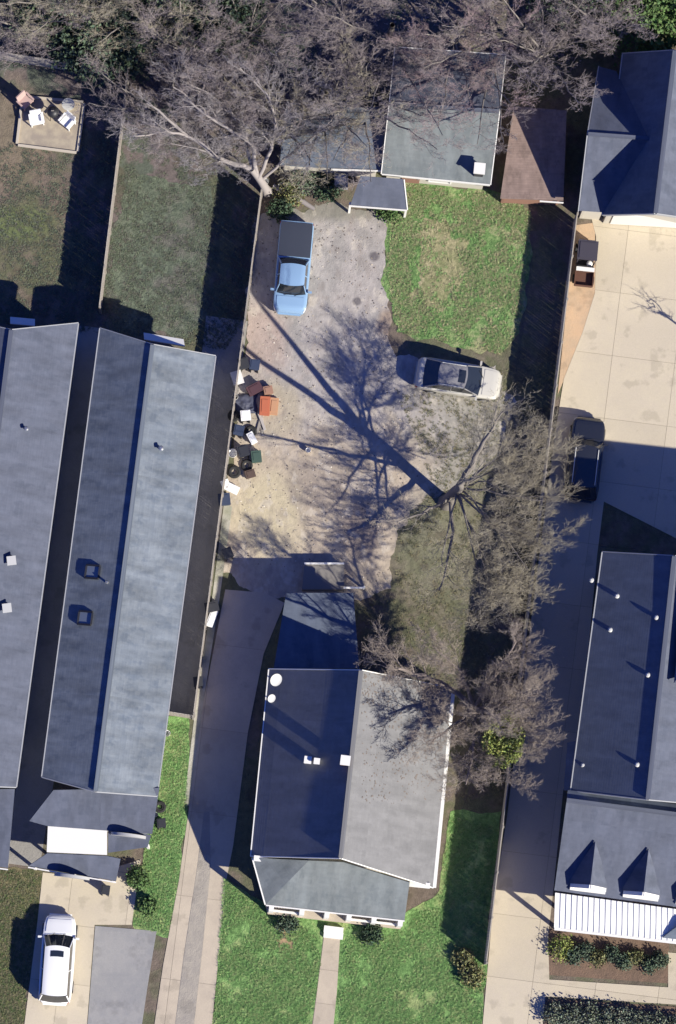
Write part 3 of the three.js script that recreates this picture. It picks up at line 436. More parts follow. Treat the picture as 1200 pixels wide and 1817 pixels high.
// ---------------------------------------------------------------- vehicles
const lerpAt = (tab, t) => { for (let i = 1; i < tab.length; i++) if (t <= tab[i][0]) { const [a, b] = [tab[i - 1], tab[i]]; return mix(b[1], a[1], (b[0] - t) / (b[0] - a[0])); } return tab[tab.length - 1][1]; };
function gridGeo(nu, nv, f) { const p = [], uv = [], id = []; for (let j = 0; j <= nv; j++) for (let i = 0; i <= nu; i++) { const q = f(i / nu, j / nv); p.push(q.x, q.y, q.z); uv.push(i / nu, j / nv); } for (let j = 0; j < nv; j++) for (let i = 0; i < nu; i++) { const a = j * (nu + 1) + i; id.push(a, a + 1, a + nu + 1, a + 1, a + nu + 2, a + nu + 1); } const g = new THREE.BufferGeometry(); g.setAttribute('position', new THREE.Float32BufferAttribute(p, 3)); g.setAttribute('uv', new THREE.Float32BufferAttribute(uv, 2)); g.setIndex(id); g.computeVertexNormals(); return g; }
const tyreMat = std([.02, .02, .022], .9), rimMat = std([.5, .5, .52], .3, { metalness: .8 }), lampMat = std([.75, .76, .78], .15), redLamp = std([.35, .02, .02], .25);
function car(name, label, { c, dir, L, W, H, paintCol, roofCol, top, plan, base, roof, bed, sunroof, rails, rough = .38 }) {
  const o = thing(name, label, 'car', c); o.rotation.y = Math.atan2(dir.x, dir.z); origin.set(o, V(0, 0, 0));
  const pm = new THREE.MeshPhysicalMaterial({ color: rgb(...paintCol), roughness: rough, clearcoat: .7, clearcoatRoughness: .15, metalness: .0 }), rm = roofCol ? new THREE.MeshPhysicalMaterial({ color: rgb(...roofCol), roughness: rough, clearcoat: .6, clearcoatRoughness: .2 }) : pm;
  const z = (t) => L / 2 - t * L, w = (t) => W / 2 * lerpAt(plan, t), h = (t) => lerpAt(top, t);
  const prof = [[-.86, -1], [-.97, -.8], [-1, -.45], [-.985, -.12], [-.94, -.045], [-.6, -.008], [0, .012], [.6, -.008], [.94, -.045], [.985, -.12], [1, -.45], [.97, -.8], [.86, -1]];
  const sec = (s, t) => { const k = clamp(s * 12, 0, 12), i = Math.min(11, Math.floor(k)), f = k - i, a = prof[i], b = prof[i + 1], X = mix(a[0], b[0], f), Yf = mix(a[1], b[1], f); return V(X * w(t), Yf < -.13 ? mix(h(t) - .12, .2, (-Yf - .12) / .88) : h(t) + Yf, z(t)); };
  part(o, 'body', [gridGeo(24, 44, (s, t) => sec(s, t)), slab(prof.map((_, i) => sec(i / 12, 0)), 0, V(0, 0, 1)), slab(prof.map((_, i) => sec(i / 12, 1)), 0, V(0, 0, -1)), slab([sec(0, .02), sec(1, .02), sec(1, .98), sec(0, .98)], 0, V(0, -1, 0))], pm);
  const topAt = (x, t, lift) => V(x * w(t), h(t) - .045 * Math.pow(Math.abs(x), 3) + .012 + lift, z(t));
  part(o, 'hood', gridGeo(8, 8, (a, b) => topAt((a * 2 - 1) * .8, mix(.05, base[0] - .015, b), .014)), pm);
  // cabin
  const yb = (t) => h(t) - .02, wb = .88, wr = .7, bow = (x) => (1 - x * x) * .1;
  const fb = (x) => V(x * wb * W / 2, yb(base[0]), z(base[0]) + bow(x) * 1.3 - .12), fr = (x) => V(x * wr * W / 2, H - .05 + .035 * (1 - x * x), z(roof[0]) + bow(x)), rb = (x) => V(x * wb * W / 2, yb(base[1]), z(base[1]) - bow(x)), rr = (x) => V(x * wr * W / 2, H - .06 + .035 * (1 - x * x), z(roof[1]) - bow(x) * .7);
  part(o, 'windshield', gridGeo(8, 4, (a, b) => fb(a * 1.92 - .96).lerp(fr(a * 1.92 - .96), b)), glass); part(o, 'rear_window', gridGeo(8, 4, (a, b) => rb(a * 1.92 - .96).lerp(rr(a * 1.92 - .96), b)), glass);
  for (const s of [-1, 1]) { const e = (b, u) => fb(s).lerp(rb(s), u).lerp(fr(s).lerp(rr(s), u), b); part(o, 'side_window', gridGeo(6, 3, (u, b) => e(mix(.06, .93, b), mix(.03, .97, u))), glass);
    part(o, 'pillar', [tube([fb(s), fr(s)], .035, 6), tube([rb(s), rr(s)], .05, 6), tube([e(0, .5), e(1, .5)], .03, 6)], rm); }
  for (const s of [-.45, .25]) part(o, 'wiper', tube([fb(s).add(V(0, .03, .03)), fb(s + .5).lerp(fr(s + .5), .22).add(V(0, .03, .02))], .012, 5), tyreMat);
  const rf = part(o, 'roof', [gridGeo(10, 10, (a, b) => { const x = a * 2.08 - 1.04, q = fr(x).lerp(rr(x), b); q.y += .03 * Math.sin(Math.PI * b) + .01 - (Math.abs(x) > 1 ? .03 : 0); return q; })], rm);
  const onRoof = (x, b, l) => { const q = fr(x).lerp(rr(x), b); q.y += .03 * Math.sin(Math.PI * b) + .01 + l; return q; };
  if (sunroof) part(rf, 'sunroof', gridGeo(4, 3, (a, b) => onRoof((a * 2 - 1) * .55, mix(sunroof[0], sunroof[1], b), .012)), glass);
  if (rails) for (const s of [-.94, .94]) part(rf, 'roof_rail', tube([.05, .3, .6, .95].map((b) => onRoof(s, b, .05)), .025, 6), std([.6, .6, .58], .4));
  if (bed) { part(o, 'bed_shade_panel', gridGeo(6, 6, (a, b) => topAt((a * 2 - 1) * .93, mix(bed[0], bed[1], b), .02)), std([.028, .036, .06], .8)); }  // shade over the truck bed, put into the dark colour of this panel
  else part(o, 'trunk_lid', gridGeo(8, 4, (a, b) => topAt((a * 2 - 1) * .76, mix(base[1] + .02, .975, b), .012)), pm);
  for (const s of [-1, 1]) {
    part(o, 'headlight', gridGeo(3, 3, (a, b) => { const t = mix(.012, .05, a), q = sec(s < 0 ? mix(.26, .33, b) : mix(.74, .67, b), t); q.x *= 1.012; q.z += .012; q.y += .012; return q; }), lampMat);
    part(o, 'taillight', gridGeo(3, 3, (a, b) => { const t = mix(.99, .965, a), q = sec(s < 0 ? mix(.2, .3, b) : mix(.8, .7, b), t); q.x *= 1.012; q.z -= .012; q.y += .008; return q; }), redLamp);
    const mz = z(base[0] + .045), my = h(base[0]) + .06; part(o, 'mirror', [box(V(s * (W / 2 + .09), my, mz), .2, .13, .11), box(V(s * (W / 2 - .04), my - .05, mz), .14, .04, .05)], pm);
    for (const t of [.17, .8]) { const cx = s * (W / 2 - .1), g = new THREE.CylinderGeometry(.33, .33, .22, 20); g.rotateZ(Math.PI / 2); g.translate(cx, .33, z(t)); const wm = new THREE.Group(); wm.name = 'wheel'; origin.set(wm, V(0, 0, 0)); o.add(wm); part(wm, 'tyre', g, tyreMat); const r = new THREE.CylinderGeometry(.2, .2, .03, 14); r.rotateZ(Math.PI / 2); r.translate(s * (W / 2 + .015), .33, z(t)); part(wm, 'rim', r, rimMat); }
  }
  part(o, 'front_bumper', box(V(0, .42, L / 2 + .02), W * .66, .16, .1), pm); part(o, 'rear_bumper', box(V(0, .45, -L / 2 - .02), W * .68, .16, .1), pm);
  return o;
}
const sedanTop = [[0, .6], [.02, .7], [.08, .78], [.27, .93], [.35, .96], [.8, 1.0], [.9, 1.02], [.97, .96], [1, .72]], planA = [[0, .62], [.015, .74], [.04, .85], [.1, .94], [.25, .985], [.5, 1], [.8, .985], [.92, .95], [.97, .87], [1, .7]];
const suvTop = [[0, .7], [.02, .84], [.08, .95], [.25, 1.05], [.35, 1.08], [.8, 1.1], [.93, 1.08], [.98, 1.0], [1, .8]], planB = [[0, .66], [.015, .78], [.04, .88], [.1, .96], [.25, .99], [.5, 1], [.85, .99], [.95, .95], [.98, .9], [1, .8]];
const dirOf = (u0, v0, u1, v1) => px(u1, v1).sub(px(u0, v0)).setY(0).normalize();
car('white_car', 'white five door car with dark sunroof parked on the concrete driveway', { c: px(103, 1703), dir: dirOf(97, 1775, 108, 1622), L: 4.75, W: 1.84, H: 1.58, paintCol: [.78, .78, .77], top: [[0, .66], [.02, .78], [.08, .86], [.2, .97], [.3, 1.0], [.8, 1.03], [.94, 1.02], [.98, .95], [1, .8]], plan: planA, base: [.215, .965], roof: [.37, .9], sunroof: [.1, .22] });
car('grey_sedan', 'cream grey sedan with darker grey roof parked beside the green back lawn', { c: px(812, 676), dir: dirOf(735, 663, 888, 687), L: 4.65, W: 1.84, H: 1.52, paintCol: [.47, .455, .41], roofCol: [.22, .215, .22], top: sedanTop, plan: planB, base: [.215, .9], roof: [.42, .73], sunroof: [.06, .3], rails: true });
car('pickup_truck', 'light blue pickup truck with its bed shade painted as a dark panel on the dirt yard', { c: px(520, 480), dir: dirOf(528, 392, 513, 560), L: 5.1, W: 1.9, H: 1.78, paintCol: [.22, .35, .52], top: [[0, .76], [.02, .95], [.06, 1.04], [.17, 1.1], [.3, 1.12], [.58, 1.12], [.6, 1.12], [.97, 1.12], [1, 1.07]], plan: [[0, .74], [.015, .86], [.05, .95], [.12, .99], [.5, 1], [.97, 1], [1, .96]], base: [.18, .58], roof: [.275, .49], bed: [.605, .985] });
car('dark_suv', 'black sport utility vehicle standing in the shade on the concrete driveway', { c: px(1036, 818), dir: dirOf(1028, 880, 1043, 750), L: 4.6, W: 1.9, H: 1.7, paintCol: [.02, .022, .028], top: suvTop, plan: planB, base: [.27, .96], roof: [.39, .86], rails: true, rough: .25 });

{ // little utility cart on the sand bed
  const o = thing('utility_cart', 'small dark utility cart with brown cargo box on the sand bed', 'cart', px(1037, 470)); o.rotation.y = -.1; origin.set(o, V(0, 0, 0)); const m = std([.045, .04, .055], .6), br = std([.1, .045, .03], .9);
  part(o, 'chassis', [box(V(0, .38, 0), .95, .14, 2.5), box(V(0, .62, -1.0), .9, .4, .5)], m); part(o, 'seat', [box(V(0, .62, .15), .9, .3, .42), box(V(0, .95, .36), .9, .45, .12)], tyreMat);
  part(o, 'canopy', [box(V(0, 1.72, -.45), 1.1, .06, 1.1), box(V(0, 1.765, -.45), .9, .04, .9)], m); for (const [x, z2] of [[-.48, -.95], [.48, -.95], [-.48, .08], [.48, .08]]) part(o, 'canopy_post', beam(V(x, .5, z2), V(x, 1.7, z2), .05, .05), m);
  part(o, 'cargo_box', [box(V(0, .66, .98), 1.0, .06, .8), box(V(-.5, .82, .98), .05, .3, .8), box(V(.5, .82, .98), .05, .3, .8), box(V(0, .82, 1.38), .95, .3, .05), box(V(0, .82, .58), .95, .3, .05)], br);
  part(o, 'bench_rail', box(V(0, 1.16, .5), 1.0, .1, .22), whitePaint); const sw = new THREE.TorusGeometry(.16, .03, 6, 18); sw.rotateX(-1.1); sw.translate(-.2, 1.0, -.35); part(o, 'steering_wheel', sw, tyreMat);
  for (const s of [-1, 1]) for (const z2 of [-.85, .9]) { const g = new THREE.CylinderGeometry(.25, .25, .18, 16); g.rotateZ(Math.PI / 2); g.translate(s * .5, .25, z2); part(o, 'wheel', g, tyreMat); }
  const hd = new THREE.SphereGeometry(.17, 14, 10); hd.scale(1, .8, 1.1); hd.translate(.22, .93, .12); part(o, 'white_jug', hd, whitePaint);
}

// ---------------------------------------------------------------- yard clutter along the fence
const junk = 'clutter along the wooden fence';
function bin(label, u, v, s, body, lidM, ry = 0) { const o = thing('trash_bin', label, 'bin', px(u, v), junk); o.rotation.y = ry; origin.set(o, V(0, 0, 0)); const g = new THREE.CylinderGeometry(.42 * s, .33 * s, 1 * s, 4, 1); g.rotateY(Math.PI / 4); g.translate(0, .55 * s, 0); part(o, 'body', g, body); part(o, 'lid', [box(V(0, 1.07 * s, 0), .68 * s, .06, .72 * s), box(V(0, 1.11 * s, -.04), .5 * s, .04, .5 * s)], lidM); for (const x of [-.24, .24]) { const w = new THREE.CylinderGeometry(.1, .1, .05, 12); w.rotateZ(Math.PI / 2); w.translate(x * s, .1, .3 * s); part(o, 'wheel', w, tyreMat); } }
function bucket(label, u, v, r, h, m) { const o = thing('bucket', label, 'bucket', px(u, v), junk); origin.set(o, V(0, 0, 0)); part(o, 'body', new THREE.LatheGeometry([[.001, .01], [r * .8, .01], [r, h], [r * 1.06, h], [r * 1.06, h - .04], [r * .93, h - .04], [r * .75, .05], [.001, .05]].map(([x, y]) => new THREE.Vector2(x, y)), 18), m); part(o, 'handle', tube([V(-r, h, 0), V(-r * .7, h + r * .7, 0), V(0, h + r, 0), V(r * .7, h + r * .7, 0), V(r, h, 0)], .008, 5), steel); }
function crate(label, name, u, v, w, h, d, ry, m, lid) { const o = thing(name, label, name.split('_').pop(), px(u, v), junk); o.rotation.y = ry; origin.set(o, V(0, 0, 0)); part(o, 'body', [box(V(0, h / 2, 0), w, h, d), box(V(0, h - .06, 0), w + .06, .05, d + .06)], m); part(o, 'lid', [box(V(0, h + .025, 0), w + .04, .05, d + .04), box(V(0, h + .06, 0), w * .7, .03, d * .7)], lid || m); }
function tyre(label, u, v, y, r) { const p = px(u, v); p.y = y; const o = thing('car_tyre', label, 'tyre', p, junk); origin.set(o, V(0, 0, 0)); const g = new THREE.TorusGeometry(r * .72, r * .3, 10, 22); g.rotateX(Math.PI / 2); g.scale(1, .9, 1); g.translate(0, r * .27, 0); part(o, 'tread', g, tyreMat); const s = new THREE.TorusGeometry(r * .46, .02, 6, 20); s.rotateX(Math.PI / 2); s.translate(0, r * .4, 0); part(o, 'bead', s, std([.05, .05, .05], .8)); }
const blackP = std([.025, .027, .035], .6), whiteP = std([.78, .78, .78], .5), navyP = std([.03, .045, .09], .6), greenP = std([.05, .09, .07], .6), redP = std([.42, .12, .06], .8), tanP = std([.4, .33, .24], .9), greyP = std([.25, .25, .27], .7);
bin('black wheeled trash bin beside the white storage tub', 432, 650, .85, blackP, blackP, .2); bin('navy wheeled trash bin beside the black one near the tree branch shadow', 452, 652, .8, navyP, navyP, -.1);
crate('pale grey storage tub beside the fence', 'storage_tub', 421, 672, .55, .35, .7, .3, std([.6, .59, .6], .6)); bucket('white bucket near the pale grey tub', 417, 706, .17, .38, whiteP);
crate('dark maroon toolbox beside the orange clay pile', 'toolbox', 452, 692, .8, .4, .5, .5, std([.07, .03, .04], .7)); crate('rusty red crate on the tan dirt', 'wooden_crate', 470, 722, .5, .35, 1.0, -.05, redP); crate('orange tan crate beside the rusty red crate', 'wooden_crate', 486, 722, .42, .2, .9, -.1, std([.5, .27, .14], .9), std([.45, .25, .14], .9));
crate('small brown box behind the rusty red crate', 'cardboard_box', 476, 694, .45, .35, .4, .2, std([.3, .17, .12], .9));
bin('black bin with a white bag on top', 436, 742, .8, blackP, whiteP, .1); tyre('worn black tyre lying beside the black bin', 415, 738, 0, .34); bin('navy bin below the white bag', 424, 768, .8, navyP, navyP, -.2); tyre('black tyre lying beside the navy bin', 445, 766, 0, .34);
crate('long white cooler lying by the fence', 'cooler_chest', 447, 779, .32, .36, .62, .5, whiteP); bucket('large white tub standing against the fence', 413, 806, .24, .42, whiteP); bin('black bin beside the large white tub', 432, 805, .85, blackP, blackP, .3);
crate('green storage tub at the end of the junk row', 'storage_tub', 455, 812, .5, .4, .6, .1, greenP); tyre('black tyre beside the green tub', 438, 826, 0, .33); tyre('black tyre lying on the fence side of the junk row', 416, 838, 0, .36);
crate('dark brown box below the green tub', 'wooden_crate', 444, 842, .5, .25, .4, .3, std([.09, .06, .05], .9)); crate('white foam box beside the fence end of the junk row', 'foam_box', 400, 860, .4, .3, .4, .4, whiteP); crate('long white foam box beside the pale gravel strip', 'foam_box', 412, 868, .7, .3, .4, -.45, whiteP);
crate('dark chest standing between fence and gravel strip', 'storage_chest', 398, 888, .6, .5, .6, .1, navyP); bin('black bin standing where the dirt yard meets the driveway', 404, 985, .8, blackP, blackP, .4); crate('dark box on the pale gravel strip', 'storage_box', 376, 1078, .7, .35, .5, .2, blackP); crate('low white panel box on the pale gravel strip', 'storage_box', 376, 1098, .35, .2, .9, -.35, whiteP, whiteP);
bin('dark bin beside the fence return and shaded driveway', 352, 1212, .75, blackP, blackP, .1); bucket('white bucket on the grass beside the fence return', 297, 1302, .16, .4, whiteP);
bin('dark bin on the front pavement of the long house', 188, 1580, .7, blackP, blackP, -.12); bucket('white bucket near the thick pale branches', 499, 332, .17, .38, whiteP); bucket('pale bucket beside the fallen log', 472, 324, .15, .35, std([.6, .6, .6], .5)); bucket('small white pail on the straw coloured dirt', 547, 800, .14, .3, whiteP);
tyre('small black tyre lying on the shaded side of the long house porch', 284, 1432, 0, .33); bin('black bin at the corner of the long house porch', 287, 1462, .7, blackP, blackP, .1); bucket('white pail beside the corner bin', 276, 1446, .13, .3, whiteP);
{ const o = thing('plank_pile', 'loose pile of weathered planks beside the rusty red crate', 'planks', px(462, 748), junk); origin.set(o, V(0, 0, 0)); [[0, .03, 0, .2], [.12, .03, .14, .05], [-.02, .075, .06, -.25], [.08, .12, .0, .35]].forEach(([x, y, z, a], i) => part(o, 'plank', box(V(x, y, z), .14, .045, 1.5 - i * .15, a), i % 2 ? wood : woodDark)); }
{ const o = thing('tarpaulin', 'crumpled dark blue tarpaulin among the bins along the fence', 'tarpaulin', px(436, 718), junk); origin.set(o, V(0, 0, 0)); part(o, 'sheet', gridGeo(22, 22, (a, b) => V((a - .5) * 1.3 + .2 * (vn(b * 4, a * 3, 8) - .5), .03 + .28 * fbm(a * 4.5, b * 4.5, 12, 3) * Math.sin(Math.PI * a) ** .5 * Math.sin(Math.PI * b) ** .5, (b - .5) * 1.1 + .2 * (vn(a * 4, b * 3, 9) - .5))), std([.05, .055, .09], .6)); }
{ const o = thing('air_conditioner', 'grey outdoor air conditioner beside the cottage wing', 'air conditioner', px(605, 325)); origin.set(o, V(0, 0, 0)); part(o, 'case', box(V(0, .4, 0), .75, .8, .75), greyP); part(o, 'fan_grille', cyl(V(0, .8, 0), .3, .3, .03, 20), std([.5, .5, .52], .5)); }

// ---------------------------------------------------------------- patio with white chairs
{
  const poly = [[40, 172], [150, 182], [138, 272], [30, 258]]; const o = structure('patio', 'small square pale patio with a raised edge', px(90, 220)); part(o, 'patio_slab', sheet(poly, .08, .08), mapped(concreteMap(371, [.42, .36, .27], [.27, .23, .19]), .95));
  for (let i = 0; i < 4; i++) { const a = px(...poly[i]).setY(.1), b = px(...poly[(i + 1) % 4]).setY(.1), d = b.clone().sub(a).normalize().multiplyScalar(.07); part(o, 'edging', beam(a.add(d), b.sub(d), .14, .12), std([.46, .41, .34], .9)); }
  const chair = (label, u, v, ry, m) => { const p = px(u, v); p.y = .08; const t = thing('patio_chair', label, 'chair', p, 'patio chairs'); t.rotation.y = ry; origin.set(t, V(0, 0, 0)); part(t, 'seat', box(V(0, .42, 0), .62, .08, .6), m); part(t, 'backrest', box(V(0, .72, -.32), .62, .62, .07, 0, -.2), m); for (const s of [-1, 1]) { part(t, 'armrest', box(V(s * .36, .64, .0), .1, .05, .62), m); for (const q of [-.26, .26]) part(t, 'leg', box(V(s * .33, .21, q), .06, .42, .06), m); } };
  chair('white patio chair beside the black grill', 66, 216, .2, whiteP); chair('white patio chair at the edge of the patio facing the fence', 120, 220, -.7, whiteP); chair('pinkish patio lounge chair at the patio corner', 46, 184, .8, std([.42, .3, .28], .8));
  const p = px(95, 206); p.y = .08; const t = thing('grill', 'round black grill between the white chairs', 'grill', p); origin.set(t, V(0, 0, 0)); const g = new THREE.SphereGeometry(.33, 20, 12); g.scale(1, .8, 1); g.translate(0, .8, 0); part(t, 'kettle', g, darkMetal); for (let i = 0; i < 3; i++) { const a = i * 2.1; part(t, 'leg', tube([V(Math.cos(a) * .2, .65, Math.sin(a) * .2), V(Math.cos(a) * .34, 0, Math.sin(a) * .34)], .018, 6), darkMetal); } part(t, 'lid_handle', box(V(0, 1.09, 0), .16, .05, .04), woodDark);
  const p2 = px(122, 190); p2.y = .08; const t2 = thing('side_table', 'small pale round table on the patio', 'table', p2); origin.set(t2, V(0, 0, 0)); part(t2, 'top', cyl(V(0, .5, 0), .36, .36, .04, 20), std([.5, .5, .47], .5)); part(t2, 'pedestal', cyl(V(0, 0, 0), .2, .05, .5, 14), std([.5, .5, .47], .5));
}

// ---------------------------------------------------------------- trees
const bark = (c) => std(c, .95);
function limbRun(pts, n = 4) { const c = new THREE.CatmullRomCurve3(pts); return c.getPoints((pts.length - 1) * n); }
// a bare branch with smaller ones growing from it; thick pieces go to `wood`, thin ones to `twigs`
function branch(rng, start, dir, len, r, depth, P, wood, twigs) {
  const n = depth <= 1 ? 5 : depth === 2 ? 4 : depth === 3 ? 2 : 1, path = [start.clone()], rad = [r], d = dir.clone().normalize();
  for (let i = 1; i <= n; i++) { d.add(V(rng() - .5, rng() - .5 + P.rise, rng() - .5).multiplyScalar(P.gnarl)).normalize(); path.push(path[i - 1].clone().addScaledVector(d, len / n)); rad.push(r * (1 - .72 * i / n)); }
  (depth <= 1 ? wood : twigs).add(path, rad, depth <= 1 ? 6 : 3); sprout(rng, path, rad, len, depth, P, wood, twigs);
}
function sprout(rng, path, rad, len, depth, P, wood, twigs) {
  if (depth >= P.depth) return; const k = (P.few || 1) * P.kids[Math.min(depth, P.kids.length - 1)], n = path.length - 1;
  const b0 = depth ? P.bare : (P.first ?? P.bare);
  for (let q = 0; q < k; q++) {
    const t = clamp(b0 + (1 - b0) * (q + rng()) / k, 0, .999) * n, i = Math.floor(t), f = t - i, s = path[i].clone().lerp(path[i + 1], f), ax = path[i + 1].clone().sub(path[i]).normalize();
    const a = rng() * Math.PI * 2, side = V(Math.cos(a), Math.sin(a) * .8 + .2, Math.sin(a)).addScaledVector(ax, 0); side.addScaledVector(ax, -side.dot(ax)).normalize();
    const ang = P.spread * (.6 + .6 * rng()), d = ax.clone().multiplyScalar(Math.cos(ang)).addScaledVector(side, Math.sin(ang));
    branch(rng, s, d, len * (P.shrink + .22 * rng()) * (1 - .25 * f), Math.max(mix(rad[i], rad[i + 1], f) * .44, P.thin * (depth < 3 ? 1.5 : 1)), depth + 1, P, wood, twigs);
  }
}
function bareTree(name, label, base, trunk, limbs, P, woodMat, twigMat, group) {
  const o = thing(name, label, 'tree', base, group); origin.set(o, V(0, 0, 0)); const rng = RNG(P.seed), twigs = new Tubes(); const T = limbRun(trunk.map((q) => V(q[0], q[1], q[2]))), tr = T.map((_, i) => { const f = i / (T.length - 1) * (trunk.length - 1), a = Math.floor(f); return mix(trunk[a][3], trunk[Math.min(a + 1, trunk.length - 1)][3], f - a); });
  tr[0] *= 1.35; part(o, 'trunk', tube(T, tr, 10), woodMat);
  for (const L of limbs) { const w = new Tubes(), pts = limbRun(L.map((q) => V(q[0], q[1], q[2]))), rad = pts.map((_, i) => { const f = i / (pts.length - 1) * (L.length - 1), a = Math.floor(f); return mix(L[a][3], L[Math.min(a + 1, L.length - 1)][3], f - a); }); for (let i = 1; i < pts.length; i++) pts[i].add(V(rng() - .5, rng() - .5, rng() - .5).multiplyScalar(.16)); w.add(pts, rad, 7); let len = 0; for (let i = 1; i < pts.length; i++) len += pts[i].distanceTo(pts[i - 1]); sprout(rng, pts, rad, Math.min(len, P.max || 5), 0, L.q ? { ...P, ...L.q } : P, w, twigs); part(o, 'limb', w.geo(), woodMat); }
  part(o, 'crown', twigs.geo(), twigMat); return o;
}
const fanLimbs = (rng, n, y0, R, H, r, lx = 0, lz = 0) => Array.from({ length: n }, (_, i) => { const a = (i + rng() * .7) / n * 6.283, q = .5 + .6 * rng(), h = H * (.72 + .35 * rng()), s = y0 * (.7 + .5 * rng()); return [[lx * s / H, s, lz * s / H, r], [Math.cos(a) * R * q * .5 + lx * .6, mix(s, h, .5), Math.sin(a) * R * q * .5 + lz * .6, r * .65], [Math.cos(a) * R * q + lx, h, Math.sin(a) * R * q + lz, r * .3]]; });
const twigGrey = bark([.41, .37, .285]), barkGrey = bark([.2, .18, .165]), twigRed = bark([.36, .305, .26]), twigMauve = bark([.33, .285, .285]), barkPale = bark([.29, .262, .255]), twigPale = bark([.35, .325, .34]);

const Q = (q, ...pts) => Object.assign(pts, { q });
bareTree('bare_tree', 'large bare tree with pale grey twigs casting long branch shadows over the dirt yard', px(792, 892),
  [[0, 0, 0, .36], [.15, 1.6, -.1, .31], [.35, 3.2, -.2, .27], [.45, 4.2, -.2, .22]],
  [Q({ first: .75, few: .5 }, [.42, 4.0, -.2, .22], [.9, 6.3, -.9, .17], [1.5, 9.2, -1.9, .1], [2.2, 11.6, -3, .03]), Q({ first: .75, few: .5 }, [.4, 3.8, -.15, .24], [.4, 6.0, .1, .19], [.3, 9.0, .35, .12], [1, 11.8, .4, .035]),
    Q({ few: .5, first: .3 }, [.1, 2.3, .1, .1], [-1.2, 4.0, 1.0, .075], [-3.0, 6.0, 2.0, .04]), Q({ few: .5, first: .4 }, [.15, 1.5, .1, .11], [.1, 2.6, 2.6, .08], [-.6, 3.8, 5.4, .045]),
    [[.45, 4, -.2, .081], [2.4, 5.6, .3, .052], [4.8, 6.6, .9, .023]], [[.4, 3.6, -.1, .075], [2.1, 5.0, 1.9, .049], [4.0, 5.8, 4.4, .023]], [[.45, 4, -.2, .07], [2.2, 5.4, -1.4, .046], [4.0, 6.0, -3.0, .02]], [[.4, 3, -.1, .064], [2.6, 4.4, 1.2, .043], [5.2, 5.2, 2.6, .02]], [[.35, 2.8, -.1, .058], [1.5, 4.2, 3.0, .04], [2.2, 4.8, 6, .018]], [[.4, 3.4, -.2, .058], [1.2, 4.6, -1.8, .04], [2.0, 5.2, -3.6, .018]], [[.45, 4, -.2, .064], [1.8, 5.2, 1.4, .04], [2.8, 5.8, 3.0, .018]], [[.45, 4, -.2, .058], [2.8, 5.2, -1.2, .035], [5.0, 5.8, -2.2, .018]], Q({ few: .6 }, [.4, 3.4, -.2, .058], [-.3, 4.0, 2.6, .035], [-.6, 4.4, 4.6, .018]), [[.4, 3, -.1, .058], [2.0, 4.2, 4.0, .035], [3.6, 4.8, 5.6, .018]], [[.45, 3.6, -.2, .058], [1.4, 4.2, 4.4, .035], [1.6, 4.6, 7.0, .018]], [[.45, 3.8, -.2, .06], [1.8, 5.4, -.4, .04], [3.2, 6.4, -.8, .02]]],
  { seed: 11, depth: 4, kids: [13, 9, 8, 6], first: .34, bare: .2, spread: .76, shrink: .36, gnarl: .36, rise: .1, thin: .0042, max: 4.4 }, barkGrey, twigGrey);
bareTree('bare_tree', 'reddish bare tree with green ivy clump overhanging the pale roof slope', px(822, 1258),
  [[0, 0, 0, .3], [.2, 1.8, .1, .25], [.5, 3.6, .3, .2]],
  [Q({ first: .3 }, [.5, 3.4, .3, .16], [-1.4, 4.8, -.9, .14], [-3.4, 6.2, -1.4, .09], [-4.6, 6.8, -1.6, .04]), [[.5, 3.5, .3, .14], [.9, 5.6, .8, .1], [1.3, 8.2, 1.2, .05]], [[.5, 3.4, .3, .13], [1.9, 5.2, .2, .08], [3.6, 6.6, -.2, .035]], [[.4, 3.2, .3, .12], [1.4, 5.0, 2.0, .08], [2.0, 6.2, 4.2, .035]], [[.4, 3.2, .3, .12], [.2, 5.2, 2.2, .08], [-.2, 6.4, 4.6, .035]], [[.4, 3.2, .3, .12], [-.9, 5.2, 1.5, .07], [-2.2, 6.6, 2.4, .035]], [[.4, 3.4, .3, .12], [1.4, 5.6, -1.4, .07], [2.4, 7, -3.0, .035]], [[.4, 3.4, .3, .12], [2.0, 5.4, 1.4, .07], [3.2, 6.6, 2.4, .035]], [[.4, 3.4, .3, .12], [-.6, 5.4, -1.6, .07], [-1.8, 6.8, -2.4, .035]]],
  { seed: 23, depth: 4, kids: [13, 10, 8, 6], bare: .18, spread: .8, shrink: .38, gnarl: .38, rise: .06, thin: .0052, max: 3.8 }, bark([.24, .2, .18]), twigRed);
bareTree('bare_tree', 'leaning bare tree with thick pale sprawling limbs above the dim grass yard', px(474, 340),
  [[0, 0, 0, .26], [-.4, 1.5, -.3, .22], [-.9, 2.8, -.6, .18]],
  [[[-.9, 2.6, -.6, .15], [-2.6, 3.6, -1.0, .13], [-4.4, 4.6, -2.0, .1], [-6.6, 5.6, -3.6, .05]], [[-.6, 2.4, -.5, .13], [-1.0, 4.2, -1.8, .11], [-2.8, 5.2, -2.6, .08], [-5.2, 6, -4.4, .04]], [[-.5, 2, -.3, .12], [.3, 4.0, -2.0, .1], [.2, 5.2, -3.6, .07], [-1.6, 6.2, -5.4, .035]], [[-.8, 2.6, -.6, .11], [-2.0, 4.4, -3.4, .08], [-4.8, 5.4, -5.0, .04]], [[-.3, 1.6, -.3, .1], [1.4, 3.2, -1.4, .07], [3.4, 4.2, -3.0, .035]], [[-4.2, 4.4, -1.9, .08], [-5.6, 5.4, -2.0, .06], [-7.4, 6.4, -1.4, .03]]],
  { seed: 37, depth: 4, kids: [9, 8, 7, 5], bare: .2, spread: .8, shrink: .36, gnarl: .5, rise: .02, thin: .0052, max: 4.2 }, barkPale, twigPale);
const back = 'bare trees in the thicket behind the yards';
